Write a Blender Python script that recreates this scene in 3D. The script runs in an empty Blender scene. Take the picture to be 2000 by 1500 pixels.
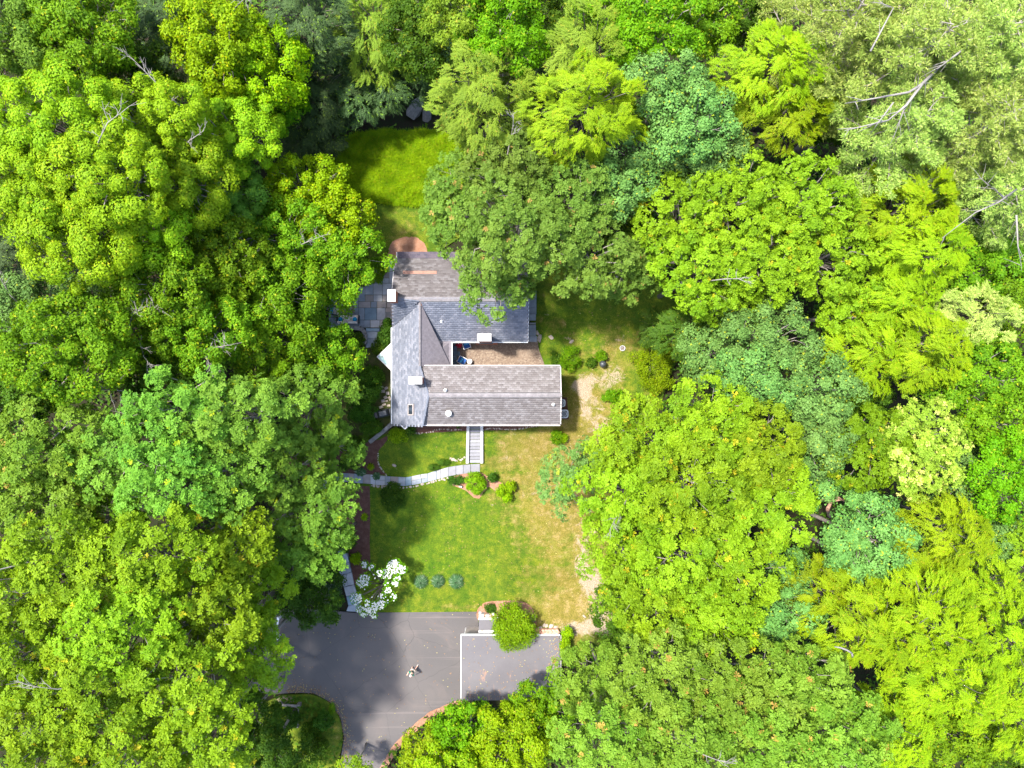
import bpy, math, random
import numpy as np
from mathutils import Vector, Matrix
from mathutils.geometry import delaunay_2d_cdt

# ------------------------------------------------------------------ camera, light, exposure
SC = bpy.context.scene
H = 63.1                       # drone height above the driveway, metres
PPM = 22.0                     # photo pixels per metre at driveway level
cam_data = bpy.data.cameras.new('camera')
cam_data.lens = 36.0 * H / (2000 / PPM)
cam_data.sensor_width = 36.0
cam_data.clip_start = 0.5
cam_data.clip_end = 2000
cam = bpy.data.objects.new('camera', cam_data)
cam.location = (0, 0, H)
SC.collection.objects.link(cam)
SC.camera = cam

SUN_EL = math.radians(66)
SUN_DIR = Vector((-0.88, 0.42, 0)).normalized()      # horizontal direction towards the sun
world = bpy.data.worlds.new("World")
SC.world = world
world.use_nodes = True
wn = world.node_tree
wn.nodes.clear()
sky = wn.nodes.new('ShaderNodeTexSky')
sky.sky_type = 'NISHITA'
sky.sun_disc = False
sky.sun_elevation = SUN_EL
sky.sun_rotation = math.atan2(SUN_DIR.x, SUN_DIR.y)
sky.air_density = 1.0
sky.dust_density = 2.0
bg = wn.nodes.new('ShaderNodeBackground')
bg.inputs['Strength'].default_value = 0.15
wo = wn.nodes.new('ShaderNodeOutputWorld')
wn.links.new(sky.outputs[0], bg.inputs[0])
wn.links.new(bg.outputs[0], wo.inputs[0])
sun_data = bpy.data.lights.new('sun', 'SUN')
sun_data.energy = 3.1
sun_data.angle = math.radians(4)
sun_data.color = (1.0, 0.955, 0.88)
sun = bpy.data.objects.new('sun', sun_data)
sd = Vector((SUN_DIR.x * math.cos(SUN_EL), SUN_DIR.y * math.cos(SUN_EL), math.sin(SUN_EL)))
sun.rotation_euler = sd.to_track_quat('Z', 'Y').to_euler()
sun.location = sd * 100
SC.collection.objects.link(sun)
SC.view_settings.view_transform = 'Standard'
SC.view_settings.look = 'None'
SC.view_settings.exposure = 2.2
SC.view_settings.gamma = 1.0
SC.view_settings.use_curve_mapping = False
SC.render.resolution_x = 1024
SC.render.resolution_y = 768
SC.cycles.max_bounces = 7
SC.cycles.diffuse_bounces = 4
SC.cycles.transmission_bounces = 5
SC.cycles.transparent_max_bounces = 4
SC.cycles.caustics_reflective = False
SC.cycles.caustics_refractive = False

rng = np.random.default_rng(11)
random.seed(5)
C = SC.collection

# ------------------------------------------------------------------ terrain and pixel -> place helpers
def sstep(a, b, v):
    t = np.clip((np.asarray(v, float) - a) / (b - a), 0, 1)
    return t * t * (3 - 2 * t)

def gz(x, y):
    """height of the ground"""
    x = np.asarray(x, float); y = np.asarray(y, float)
    plateau = 1.2 * np.clip((y + 7.1) / 3.5, 0, 1)
    bank = 2.3 * sstep(-2.85, -0.7, x) * sstep(-14.5, -19.6, y)
    z = plateau + bank
    brook = np.exp(-(((x + 7.6) / 4.2) ** 2 + ((y - 24.2) / 1.7) ** 2))
    z = z - 1.3 * brook
    far = sstep(20, 45, np.hypot(x * 0.9, y))
    z = z + far * (0.9 * np.sin(x * 0.11 + 1.0) * np.cos(y * 0.13) + 0.5)
    return z

def P(px, py, z):
    """point at height z that the photograph shows at pixel (px, py)"""
    k = (1 - z / H) / PPM
    return ((px - 1000) * k, (750 - py) * k, z)

def G(px, py, dz=0.0):
    """point on the ground (plus dz) seen at pixel (px, py)"""
    z = 0.0
    for _ in range(8):
        x, y, _z = P(px, py, z + dz)
        z = float(gz(x, y))
    x, y, _z = P(px, py, z + dz)
    return (x, y, z + dz)

# ------------------------------------------------------------------ object helpers
def link(o, parent=None):
    C.objects.link(o)
    if parent is not None:
        o.parent = parent
    return o

def tag(o, label=None, cat=None, group=None, kind=None):
    if label: o['label'] = label
    if cat: o['category'] = cat
    if group: o['group'] = group
    if kind: o['kind'] = kind
    return o

def empty(name, loc=(0, 0, 0), label=None, cat=None, group=None):
    o = bpy.data.objects.new(name, None)
    o.empty_display_size = 0.3
    o.location = loc
    link(o)
    return tag(o, label, cat, group)

def mesh_obj(name, verts, faces, mat, parent=None, smooth=False, loc=None):
    me = bpy.data.meshes.new(name)
    me.from_pydata([tuple(v) for v in verts], [], [tuple(f) for f in faces])
    me.materials.append(mat)
    if smooth:
        me.shade_smooth()
    me.update()
    o = bpy.data.objects.new(name, me)
    if loc is not None: o.location = loc
    return link(o, parent)

def np_mesh(name, V, F, mat, parent=None, attrs=None, smooth=False):
    """V (n,3) array, F (m,k) array of equal sized polygons"""
    me = bpy.data.meshes.new(name)
    n, (m, k) = len(V), F.shape
    me.vertices.add(n); me.loops.add(m * k); me.polygons.add(m)
    me.vertices.foreach_set('co', np.ascontiguousarray(V, np.float32).ravel())
    me.loops.foreach_set('vertex_index', np.ascontiguousarray(F, np.int32).ravel())
    me.polygons.foreach_set('loop_start', np.arange(0, m * k, k, dtype=np.int32))
    me.polygons.foreach_set('loop_total', np.full(m, k, np.int32))
    me.update(calc_edges=True)
    if attrs:
        for an, (dom, arr) in attrs.items():
            a = me.attributes.new(an, 'FLOAT', dom)
            a.data.foreach_set('value', np.ascontiguousarray(arr, np.float32))
    me.materials.append(mat)
    if smooth:
        me.shade_smooth()
    o = bpy.data.objects.new(name, me)
    return link(o, parent)

class MB:
    """collects shapes for ONE mesh object"""
    def __init__(s): s.v = []; s.f = []
    def add(s, v, f):
        b = len(s.v); s.v += [tuple(p) for p in v]; s.f += [tuple(i + b for i in q) for q in f]; return s
    def box(s, lo, hi, rz=0.0, c=None):
        x0, y0, z0 = lo; x1, y1, z1 = hi
        v = [(x0, y0, z0), (x1, y0, z0), (x1, y1, z0), (x0, y1, z0), (x0, y0, z1), (x1, y0, z1), (x1, y1, z1), (x0, y1, z1)]
        if rz:
            cx, cy = c if c else ((x0 + x1) / 2, (y0 + y1) / 2)
            cs, sn = math.cos(rz), math.sin(rz)
            v = [(cx + (a - cx) * cs - (b - cy) * sn, cy + (a - cx) * sn + (b - cy) * cs, d) for a, b, d in v]
        return s.add(v, [(3, 2, 1, 0), (4, 5, 6, 7), (0, 1, 5, 4), (1, 2, 6, 5), (2, 3, 7, 6), (3, 0, 4, 7)])
    def prism(s, poly, z0, z1):
        n = len(poly)
        a = sum(poly[i][0] * poly[(i + 1) % n][1] - poly[(i + 1) % n][0] * poly[i][1] for i in range(n))
        if a < 0: poly = poly[::-1]
        f0 = z0 if callable(z0) else (lambda x, y: z0)
        f1 = z1 if callable(z1) else (lambda x, y: z1)
        v = [(x, y, f0(x, y)) for x, y in poly] + [(x, y, f1(x, y)) for x, y in poly]
        f = [tuple(range(n - 1, -1, -1)), tuple(range(n, 2 * n))] + [(i, (i + 1) % n, n + (i + 1) % n, n + i) for i in range(n)]
        return s.add(v, f)
    def tube(s, pts, rad, n=6, cap=True):
        pts = [Vector(p) for p in pts]
        if not hasattr(rad, '__len__'): rad = [rad] * len(pts)
        v = []; f = []
        for i, p in enumerate(pts):
            d = (pts[min(i + 1, len(pts) - 1)] - pts[max(i - 1, 0)]).normalized()
            a = d.orthogonal().normalized(); b = d.cross(a)
            for k in range(n):
                t = 2 * math.pi * k / n
                v.append(p + (a * math.cos(t) + b * math.sin(t)) * rad[i])
        for i in range(len(pts) - 1):
            for k in range(n):
                k2 = (k + 1) % n
                f.append((i * n + k, i * n + k2, (i + 1) * n + k2, (i + 1) * n + k))
        if cap:
            f.append(tuple(range(n - 1, -1, -1))); f.append(tuple((len(pts) - 1) * n + k for k in range(n)))
        return s.add(v, f)
    def lathe(s, prof, c=(0, 0, 0), n=20):
        v = []; f = []
        for r, z in prof:
            for k in range(n):
                t = 2 * math.pi * k / n
                v.append((c[0] + r * math.cos(t), c[1] + r * math.sin(t), c[2] + z))
        m = len(prof)
        for i in range(m - 1):
            for k in range(n):
                k2 = (k + 1) % n
                f.append((i * n + k, i * n + k2, (i + 1) * n + k2, (i + 1) * n + k))
        f.append(tuple(range(n - 1, -1, -1))); f.append(tuple((m - 1) * n + k for k in range(n)))
        return s.add(v, f)
    def build(s, name, mat, parent=None, smooth=False, bevel=0.0, loc=None):
        o = mesh_obj(name, s.v, s.f, mat, parent, smooth, loc)
        if bevel:
            m = o.modifiers.new('bevel', 'BEVEL'); m.width = bevel; m.segments = 2; m.limit_method = 'ANGLE'
        return o

# ------------------------------------------------------------------ materials
def new_mat(name):
    m = bpy.data.materials.new(name); m.use_nodes = True
    nt = m.node_tree; nt.nodes.clear()
    out = nt.nodes.new('ShaderNodeOutputMaterial')
    return m, nt, out

def N(nt, typ, **kw):
    n = nt.nodes.new(typ)
    for k, v in kw.items():
        if k in n.inputs: n.inputs[k].default_value = v
        else: setattr(n, k, v)
    return n

def ramp(nt, fac, stops):
    r = nt.nodes.new('ShaderNodeValToRGB')
    e = r.color_ramp.elements
    while len(e) < len(stops): e.new(0.5)
    for i, (p, c) in enumerate(stops):
        e[i].position = p
        e[i].color = (*c, 1) if not isinstance(c, (int, float)) else (c, c, c, 1)
    nt.links.new(fac, r.inputs[0])
    return r.outputs[0]

def noise(nt, scale, detail=4, rough=0.6, coord='Object', dist=0.0, stretch=None):
    tc = N(nt, 'ShaderNodeTexCoord')
    src = tc.outputs[coord]
    if stretch:
        mp = N(nt, 'ShaderNodeMapping'); mp.inputs['Scale'].default_value = stretch
        nt.links.new(src, mp.inputs[0]); src = mp.outputs[0]
    n = N(nt, 'ShaderNodeTexNoise'); n.inputs['Scale'].default_value = scale
    n.inputs['Detail'].default_value = detail; n.inputs['Roughness'].default_value = rough
    n.inputs['Distortion'].default_value = dist
    nt.links.new(src, n.inputs['Vector'])
    return n.outputs[0]

def mix(nt, fac, a, b, mode='MIX'):
    m = N(nt, 'ShaderNodeMix'); m.data_type = 'RGBA'; m.blend_type = mode
    for inp, val in ((m.inputs[0], fac), (m.inputs[6], a), (m.inputs[7], b)):
        if isinstance(val, (int, float)): inp.default_value = val
        elif isinstance(val, tuple): inp.default_value = (*val, 1)
        else: nt.links.new(val, inp)
    return m.outputs[2]

def math_(nt, op, a, b=None, c=None):
    m = N(nt, 'ShaderNodeMath'); m.operation = op
    for i, val in enumerate((a, b, c)):
        if val is None: continue
        if isinstance(val, (int, float)): m.inputs[i].default_value = val
        else: nt.links.new(val, m.inputs[i])
    return m.outputs[0]

def attr(nt, name):
    a = N(nt, 'ShaderNodeAttribute'); a.attribute_name = name
    return a.outputs['Fac']

def principled(nt, out, col, rough=0.8, spec=0.3, metal=0.0, bump=None, bstr=0.3, bdist=0.02):
    p = N(nt, 'ShaderNodeBsdfPrincipled')
    if isinstance(col, tuple): p.inputs['Base Color'].default_value = (*col, 1)
    else: nt.links.new(col, p.inputs['Base Color'])
    p.inputs['Roughness'].default_value = rough
    p.inputs['Specular IOR Level'].default_value = spec
    p.inputs['Metallic'].default_value = metal
    if bump is not None:
        b = N(nt, 'ShaderNodeBump'); b.inputs['Strength'].default_value = bstr; b.inputs['Distance'].default_value = bdist
        nt.links.new(bump, b.inputs['Height']); nt.links.new(b.outputs[0], p.inputs['Normal'])
    nt.links.new(p.outputs[0], out.inputs[0])
    return p

def simple(name, col, rough=0.7, var=0.25, scale=3.0, metal=0.0, spec=0.3, bstr=0.2):
    m, nt, out = new_mat(name)
    n = noise(nt, scale, 5, 0.65)
    lo = tuple(c * (1 - var) for c in col); hi = tuple(min(1, c * (1 + var)) for c in col)
    c = ramp(nt, n, [(0.3, lo), (0.7, hi)])
    oi = N(nt, 'ShaderNodeObjectInfo')
    k = math_(nt, 'MULTIPLY_ADD', oi.outputs['Random'], 0.3, 0.85)
    cc = N(nt, 'ShaderNodeCombineColor')
    for i in range(3): nt.links.new(k, cc.inputs[i])
    c = mix(nt, 1.0, c, cc.outputs[0], 'MULTIPLY')
    principled(nt, out, c, rough, spec, metal, noise(nt, scale * 8, 3), bstr)
    return m

def leaf_mat(name, cA, cB, accent=(0.4, 0.35, 0.02), acc=0.03, trans=0.42, rough=0.6, hue=0.022):
    """colour of a leaf: between cA and cB by its own and its twig's random number, with a few turned leaves"""
    m, nt, out = new_mat(name)
    t = math_(nt, 'ADD', attr(nt, 'tone'), math_(nt, 'MULTIPLY', math_(nt, 'SUBTRACT', noise(nt, 0.35, 3, 0.6), 0.5), 0.9))
    cA = tuple(a * .68 + b * .32 for a, b in zip(cA, cB))
    c = ramp(nt, t, [(0.1, cA), (0.9, cB)])
    a2 = attr(nt, 'turn')
    c = mix(nt, math_(nt, 'LESS_THAN', a2, acc), c, accent)
    oi = N(nt, 'ShaderNodeObjectInfo')
    hs = N(nt, 'ShaderNodeHueSaturation')
    nt.links.new(math_(nt, 'MULTIPLY_ADD', oi.outputs['Random'], hue, 0.5 - hue / 2), hs.inputs['Hue'])
    nt.links.new(math_(nt, 'MULTIPLY_ADD', oi.outputs['Random'], 0.3, 0.85), hs.inputs['Value'])
    nt.links.new(c, hs.inputs['Color'])
    c = hs.outputs[0]
    p = N(nt, 'ShaderNodeBsdfPrincipled')
    nt.links.new(c, p.inputs['Base Color'])
    p.inputs['Roughness'].default_value = rough
    p.inputs['Specular IOR Level'].default_value = 0.12
    tr = N(nt, 'ShaderNodeBsdfTranslucent')
    c2 = mix(nt, 1.0, c, (1.25, 1.1, 0.5), 'MULTIPLY')
    nt.links.new(c2, tr.inputs[0])
    ms = N(nt, 'ShaderNodeMixShader'); ms.inputs[0].default_value = trans
    nt.links.new(p.outputs[0], ms.inputs[1]); nt.links.new(tr.outputs[0], ms.inputs[2])
    nt.links.new(ms.outputs[0], out.inputs[0])
    return m

M = {}
M['bark'] = simple('bark', (0.10, 0.085, 0.07), 0.9, 0.35, 4)
M['bark_pale'] = simple('bark_pale', (0.19, 0.165, 0.145), 0.9, 0.25, 4)
M['deadwood'] = simple('deadwood', (0.17, 0.155, 0.14), 0.9, 0.2, 4)
M['white'] = simple('white_paint', (0.62, 0.61, 0.60), 0.5, 0.05, 2)
M['mortar_cap'] = simple('mortar_cap', (0.42, 0.41, 0.40), 0.8, 0.06, 3)
M['brick'] = simple('red_brick', (0.33, 0.12, 0.07), 0.85, 0.3, 9)
M['terrace_brick'] = simple('pink_brick', (0.42, 0.22, 0.15), 0.85, 0.3, 6)
M['bluestone'] = simple('bluestone', (0.17, 0.19, 0.215), 0.8, 0.2, 2.5)
M['bluestone_pale'] = simple('bluestone_pale', (0.235, 0.235, 0.245), 0.8, 0.15, 2.5)
M['bluestone_deep'] = simple('bluestone_deep', (0.115, 0.16, 0.195), 0.75, 0.2, 2.5)
M['bluestone_tan'] = simple('bluestone_tan', (0.22, 0.19, 0.175), 0.8, 0.15, 2.5)
M['fieldstone'] = simple('fieldstone', (0.25, 0.21, 0.17), 0.9, 0.3, 5)
M['greystone'] = simple('greystone', (0.15, 0.14, 0.13), 0.9, 0.35, 4)
M['step_stone'] = simple('step_stone', (0.15, 0.15, 0.165), 0.8, 0.12, 3)
M['black'] = simple('black_metal', (0.018, 0.02, 0.024), 0.45, 0.2, 3)
M['dark_steel'] = simple('dark_steel', (0.05, 0.055, 0.06), 0.4, 0.2, 3, metal=0.3)
M['grey_metal'] = simple('grey_metal', (0.33, 0.35, 0.36), 0.45, 0.1, 3, metal=0.3)
M['gutter'] = simple('gutter', (0.42, 0.39, 0.37), 0.5, 0.08, 2)
M['wall'] = simple('wall_clapboard', (0.3, 0.26, 0.23), 0.8, 0.1, 2)
M['glass'] = simple('dark_glass', (0.012, 0.016, 0.02), 0.08, 0.1, 1, spec=0.6, bstr=0.0)
M['cushion_blue'] = simple('blue_cushion', (0.02, 0.07, 0.22), 0.9, 0.2, 6)
M['cushion_sky'] = simple('light_blue_cushion', (0.05, 0.28, 0.48), 0.9, 0.1, 6)
M['cushion_teal'] = simple('teal_cushion', (0.01, 0.16, 0.28), 0.9, 0.15, 6)
M['cushion_beige'] = simple('beige_cushion', (0.48, 0.40, 0.36), 0.9, 0.12, 6)
M['red'] = simple('red_fabric', (0.38, 0.015, 0.035), 0.8, 0.2, 6)
M['wood'] = simple('brown_wood', (0.13, 0.09, 0.075), 0.8, 0.3, 6)
M['weathered'] = simple('weathered_wood', (0.22, 0.19, 0.175), 0.85, 0.2, 6)
M['copper'] = simple('copper_flashing', (0.21, 0.11, 0.08), 0.6, 0.25, 5)
M['skin'] = simple('skin', (0.5, 0.3, 0.22), 0.6, 0.05, 4)
M['hair'] = simple('grey_hair', (0.5, 0.5, 0.5), 0.8, 0.15, 12)
M['shirt'] = simple('green_shirt', (0.008, 0.13, 0.085), 0.85, 0.15, 8)
M['shorts'] = simple('beige_shorts', (0.5, 0.42, 0.33), 0.85, 0.08, 8)
M['shoe'] = simple('white_shoe', (0.75, 0.75, 0.75), 0.6, 0.05, 8)

def verdigris():
    m, nt, out = new_mat('verdigris_copper')
    n = noise(nt, 1.6, 6, 0.65, dist=0.6)
    c = ramp(nt, n, [(0.3, (0.16, 0.11, 0.09)), (0.40, (0.22, 0.34, 0.3)), (0.6, (0.34, 0.46, 0.42)), (0.8, (0.42, 0.5, 0.46))])
    principled(nt, out, c, 0.6, 0.3, 0.0, noise(nt, 9, 3), 0.2)
    return m
M['verdigris'] = verdigris()

def shingle_mat(name, cols):
    m, nt, out = new_mat(name)
    t = attr(nt, 'tone')
    n = noise(nt, 0.5, 4, 0.6)
    f = math_(nt, 'ADD', math_(nt, 'MULTIPLY', t, 0.8), math_(nt, 'MULTIPLY', n, 0.22))
    c = ramp(nt, f, [(0.05 + 0.9 * i / (len(cols) - 1), cc) for i, cc in enumerate(cols)])
    st = noise(nt, 1.2, 5, 0.7, stretch=(1, 1, 1))
    c = mix(nt, ramp(nt, st, [(0.45, 0.0), (0.75, 0.35)]), c, tuple(0.55 * x for x in cols[0]))
    principled(nt, out, c, 0.9, 0.2, 0.0, noise(nt, 30, 3), 0.3)
    return m
M['shingle_lilac'] = shingle_mat('shingle_lilac', [(0.098, 0.086, 0.083), (0.120, 0.107, 0.105), (0.135, 0.122, 0.120), (0.175, 0.162, 0.162)])
M['shingle_blue'] = shingle_mat('shingle_blue', [(0.095, 0.105, 0.13), (0.12, 0.13, 0.16), (0.14, 0.15, 0.18), (0.185, 0.19, 0.22)])
M['shingle_brown'] = shingle_mat('shingle_brown', [(0.080, 0.070, 0.068), (0.10, 0.088, 0.087), (0.115, 0.103, 0.102), (0.15, 0.138, 0.14)])
M['shingle_dark'] = shingle_mat('shingle_dark', [(0.05, 0.045, 0.06), (0.065, 0.055, 0.07), (0.08, 0.065, 0.08), (0.09, 0.075, 0.085)])
M['deck'] = simple('roof_underlay', (0.1, 0.09, 0.1), 0.9, 0.2, 4)
M['ridge_cap'] = simple('ridge_cap', (0.135, 0.125, 0.13), 0.9, 0.25, 3)

def asphalt():
    m, nt, out = new_mat('asphalt')
    a = noise(nt, 0.12, 3, 0.5)
    b = noise(nt, 40, 3, 0.7)
    s = noise(nt, 0.45, 5, 0.6, dist=0.8)
    c = ramp(nt, a, [(0.3, (0.040, 0.037, 0.036)), (0.7, (0.068, 0.059, 0.054))])
    c = mix(nt, ramp(nt, s, [(0.5, 0.0), (0.72, 0.45)]), c, (0.10, 0.078, 0.068))
    cr = N(nt, 'ShaderNodeTexVoronoi'); cr.feature = 'DISTANCE_TO_EDGE'; cr.inputs['Scale'].default_value = 0.22
    tcc = N(nt, 'ShaderNodeTexCoord'); nz = N(nt, 'ShaderNodeTexNoise'); nz.inputs['Scale'].default_value = 1.2; nz.inputs['Detail'].default_value = 6
    nt.links.new(tcc.outputs['Object'], nz.inputs['Vector'])
    vm = mix(nt, 0.35, tcc.outputs['Object'], nz.outputs['Color'], 'ADD'); nt.links.new(vm, cr.inputs['Vector'])
    c = mix(nt, ramp(nt, cr.outputs[0], [(0.0, 0.7), (0.006, 0.0)]), c, (0.02, 0.018, 0.018))
    c = mix(nt, math_(nt, 'MULTIPLY', b, 0.35), c, (0.13, 0.12, 0.12))
    seam = noise(nt, 1.3, 3, 0.5, stretch=(0.05, 2.2, 1))
    c = mix(nt, ramp(nt, seam, [(0.62, 0.0), (0.7, 0.22)]), c, (0.16, 0.13, 0.12))
    principled(nt, out, c, 0.85, 0.3, 0, b, 0.35, 0.01)
    return m
M['asphalt'] = asphalt()

def garage_roof():
    m, nt, out = new_mat('rolled_roofing')
    tc = N(nt, 'ShaderNodeTexCoord')
    sep = N(nt, 'ShaderNodeSeparateXYZ'); nt.links.new(tc.outputs['Object'], sep.inputs[0])
    a = noise(nt, 0.35, 4, 0.55)
    c = ramp(nt, a, [(0.3, (0.058, 0.054, 0.058)), (0.7, (0.080, 0.075, 0.078))])
    fine = noise(nt, 14, 3, 0.7)
    c = mix(nt, math_(nt, 'MULTIPLY', fine, 0.25), c, (0.16, 0.15, 0.16))
    rust = noise(nt, 1.1, 6, 0.7, stretch=(1.6, 0.5, 1), dist=0.5)
    low = math_(nt, 'LESS_THAN', sep.outputs[1], -24.2)
    rr = ramp(nt, rust, [(0.56, 0.0), (0.66, 0.75)])
    c = mix(nt, math_(nt, 'MULTIPLY', rr, math_(nt, 'MULTIPLY_ADD', low, 0.75, 0.06)), c, (0.24, 0.13, 0.08))
    principled(nt, out, c, 0.8, 0.3, 0, fine, 0.2, 0.01)
    return m
M['garage_roof'] = garage_roof()

def pebble():
    m, nt, out = new_mat('pebble_paving')
    tc = N(nt, 'ShaderNodeTexCoord')
    v = N(nt, 'ShaderNodeTexVoronoi'); v.inputs['Scale'].default_value = 9.0
    nt.links.new(tc.outputs['Object'], v.inputs['Vector'])
    sc = N(nt, 'ShaderNodeSeparateColor'); nt.links.new(v.outputs['Color'], sc.inputs[0])
    c = ramp(nt, sc.outputs[0], [(0.0, (0.085, 0.058, 0.042)), (0.35, (0.12, 0.083, 0.058)), (0.7, (0.145, 0.105, 0.075)), (1.0, (0.19, 0.15, 0.11))])
    d = N(nt, 'ShaderNodeTexVoronoi'); d.feature = 'DISTANCE_TO_EDGE'; d.inputs['Scale'].default_value = 9.0
    nt.links.new(tc.outputs['Object'], d.inputs['Vector'])
    c = mix(nt, ramp(nt, d.outputs[0], [(0.0, 0.7), (0.12, 0.0)]), c, (0.12, 0.10, 0.085))
    c = mix(nt, ramp(nt, noise(nt, 0.6, 4), [(0.35, 0.0), (0.7, 0.3)]), c, (0.17, 0.125, 0.09))
    principled(nt, out, c, 0.9, 0.2, 0, d.outputs[0], 0.5, 0.01)
    return m
M['pebble'] = pebble()

def lawn_mat():
    m, nt, out = new_mat('lawn_grass')
    dry = attr(nt, 'dry'); bare = attr(nt, 'bare'); lush = attr(nt, 'lush')
    n1 = noise(nt, 0.7, 8, 0.72, dist=0.5)
    n2 = noise(nt, 1.6, 9, 0.78)
    n3 = noise(nt, 16, 5, 0.85)
    mow = noise(nt, 1.0, 3, 0.5, stretch=(0.25, 1.6, 1))
    mow2 = noise(nt, 1.0, 3, 0.5, stretch=(1.4, 0.3, 1))
    g = ramp(nt, n2, [(0.36, (0.030, 0.066, 0.003)), (0.47, (0.062, 0.100, 0.004)), (0.56, (0.105, 0.130, 0.006)), (0.68, (0.165, 0.155, 0.016))])
    lushc = ramp(nt, n2, [(0.36, (0.020, 0.066, 0.0015)), (0.5, (0.046, 0.110, 0.0015)), (0.66, (0.105, 0.160, 0.0015))])
    g = mix(nt, lush, g, lushc)
    d = ramp(nt, n2, [(0.34, (0.100, 0.092, 0.010)), (0.5, (0.175, 0.132, 0.028)), (0.68, (0.28, 0.20, 0.095))])
    k = math_(nt, 'ADD', dry, math_(nt, 'MULTIPLY', math_(nt, 'SUBTRACT', n1, 0.5), 2.0))
    k = math_(nt, 'ADD', k, math_(nt, 'MULTIPLY', math_(nt, 'SUBTRACT', mow, 0.5), 1.0))
    k = math_(nt, 'ADD', k, math_(nt, 'MULTIPLY', math_(nt, 'SUBTRACT', mow2, 0.5), 0.6))
    c = mix(nt, ramp(nt, k, [(0.22, 0.0), (0.75, 1.0)]), g, d)
    big = noise(nt, 0.35, 5, 0.6)
    c = mix(nt, ramp(nt, big, [(0.5, 0.0), (0.68, 0.4)]), c, (0.12, 0.14, 0.006))
    big2 = noise(nt, 0.5, 6, 0.65, stretch=(1.5, 0.6, 1))
    c = mix(nt, math_(nt, 'MULTIPLY', ramp(nt, big2, [(0.48, 0.0), (0.62, 0.6)]), math_(nt, 'SUBTRACT', 1.0, dry)), c, (0.030, 0.078, 0.002))
    n4 = noise(nt, 1.5, 9, 0.75, dist=1.2)
    b = math_(nt, 'ADD', math_(nt, 'MULTIPLY', bare, 1.75), math_(nt, 'MULTIPLY', math_(nt, 'SUBTRACT', n4, 0.5), 2.6))
    sand = ramp(nt, n3, [(0.3, (0.22, 0.16, 0.105)), (0.7, (0.36, 0.28, 0.21))])
    c = mix(nt, ramp(nt, b, [(0.48, 0.0), (0.85, 1.0)]), c, sand)
    c = mix(nt, ramp(nt, n3, [(0.38, 0.75), (0.56, 0.0)]), c, (0.016, 0.028, 0.003))
    c = mix(nt, ramp(nt, n3, [(0.56, 0.0), (0.72, 0.35)]), c, (0.24, 0.21, 0.06))
    principled(nt, out, c, 0.95, 0.15, 0, n3, 0.7, 0.05)
    return m
M['lawn'] = lawn_mat()

def ground_mat(name, cols, s=2.0, fine=14, dark=(0.02, 0.015, 0.01)):
    m, nt, out = new_mat(name)
    n1 = noise(nt, s, 6, 0.7, dist=0.3); n2 = noise(nt, fine, 4, 0.8)
    c = ramp(nt, n1, [(0.25 + 0.5 * i / (len(cols) - 1), q) for i, q in enumerate(cols)])
    c = mix(nt, ramp(nt, n2, [(0.35, 0.6), (0.55, 0.0)]), c, dark)
    principled(nt, out, c, 0.95, 0.1, 0, n2, 0.8, 0.05)
    return m
M['forest_floor'] = ground_mat('forest_floor', [(0.010, 0.008, 0.005), (0.018, 0.013, 0.008), (0.012, 0.02, 0.005), (0.03, 0.021, 0.013)])
M['mulch'] = ground_mat('red_mulch', [(0.055, 0.025, 0.018), (0.085, 0.042, 0.032), (0.12, 0.068, 0.052)], 2.5, 20, (0.04, 0.018, 0.012))
M['mulch_orange'] = ground_mat('orange_mulch', [(0.17, 0.085, 0.05), (0.24, 0.125, 0.08), (0.30, 0.19, 0.13)], 2.5, 20, (0.14, 0.06, 0.03))
M['garden_soil'] = ground_mat('garden_soil', [(0.05, 0.03, 0.02), (0.045, 0.06, 0.012), (0.09, 0.06, 0.035)], 1.5, 14)

def water_mat():
    m, nt, out = new_mat('brook_water')
    principled(nt, out, (0.012, 0.012, 0.012), 0.08, 0.6, 0, noise(nt, 3.0, 5, 0.6, dist=1.0), 0.5, 0.1)
    return m
M['water'] = water_mat()

# foliage palettes
M['oak_yellow'] = leaf_mat('leaf_oak_yellow', (0.048, 0.125, 0.003), (0.200, 0.315, 0.008), (0.30, 0.28, 0.01), 0.014)
M['oak_green'] = leaf_mat('leaf_oak_green', (0.042, 0.118, 0.005), (0.165, 0.265, 0.022), (0.30, 0.20, 0.04), 0.015)
M['oak_roof'] = leaf_mat('leaf_oak_roof', (0.040, 0.100, 0.008), (0.140, 0.225, 0.028), (0.28, 0.19, 0.05), 0.016)
M['hickory'] = leaf_mat('leaf_hickory', (0.030, 0.108, 0.009), (0.155, 0.290, 0.026), (0.25, 0.32, 0.01), 0.012)
M['locust'] = leaf_mat('leaf_locust', (0.075, 0.190, 0.003), (0.225, 0.360, 0.006), (0.3, 0.34, 0.01), 0.03, trans=0.38)
M['lime'] = leaf_mat('leaf_lime', (0.065, 0.160, 0.001), (0.220, 0.350, 0.001), (0.34, 0.36, 0.003), 0.04, trans=0.4)
M['maple_mid'] = leaf_mat('leaf_maple_mid', (0.034, 0.105, 0.003), (0.140, 0.260, 0.005), (0.28, 0.31, 0.01), 0.04)
M['bluegreen'] = leaf_mat('leaf_bluegreen', (0.028, 0.092, 0.014), (0.115, 0.225, 0.045), (0.22, 0.28, 0.02), 0.03, trans=0.22)
M['yellowtree'] = leaf_mat('leaf_paleyellow', (0.08, 0.165, 0.006), (0.25, 0.33, 0.030), (0.44, 0.44, 0.10), 0.12)
M['hemlock_bright'] = leaf_mat('leaf_hemlock_bright', (0.060, 0.135, 0.001), (0.215, 0.310, 0.002), (0.25, 0.25, 0.01), 0.03)
M['hemlock_soft'] = leaf_mat('leaf_hemlock_soft', (0.055, 0.118, 0.005), (0.175, 0.260, 0.016), (0.25, 0.25, 0.02), 0.03)
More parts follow.
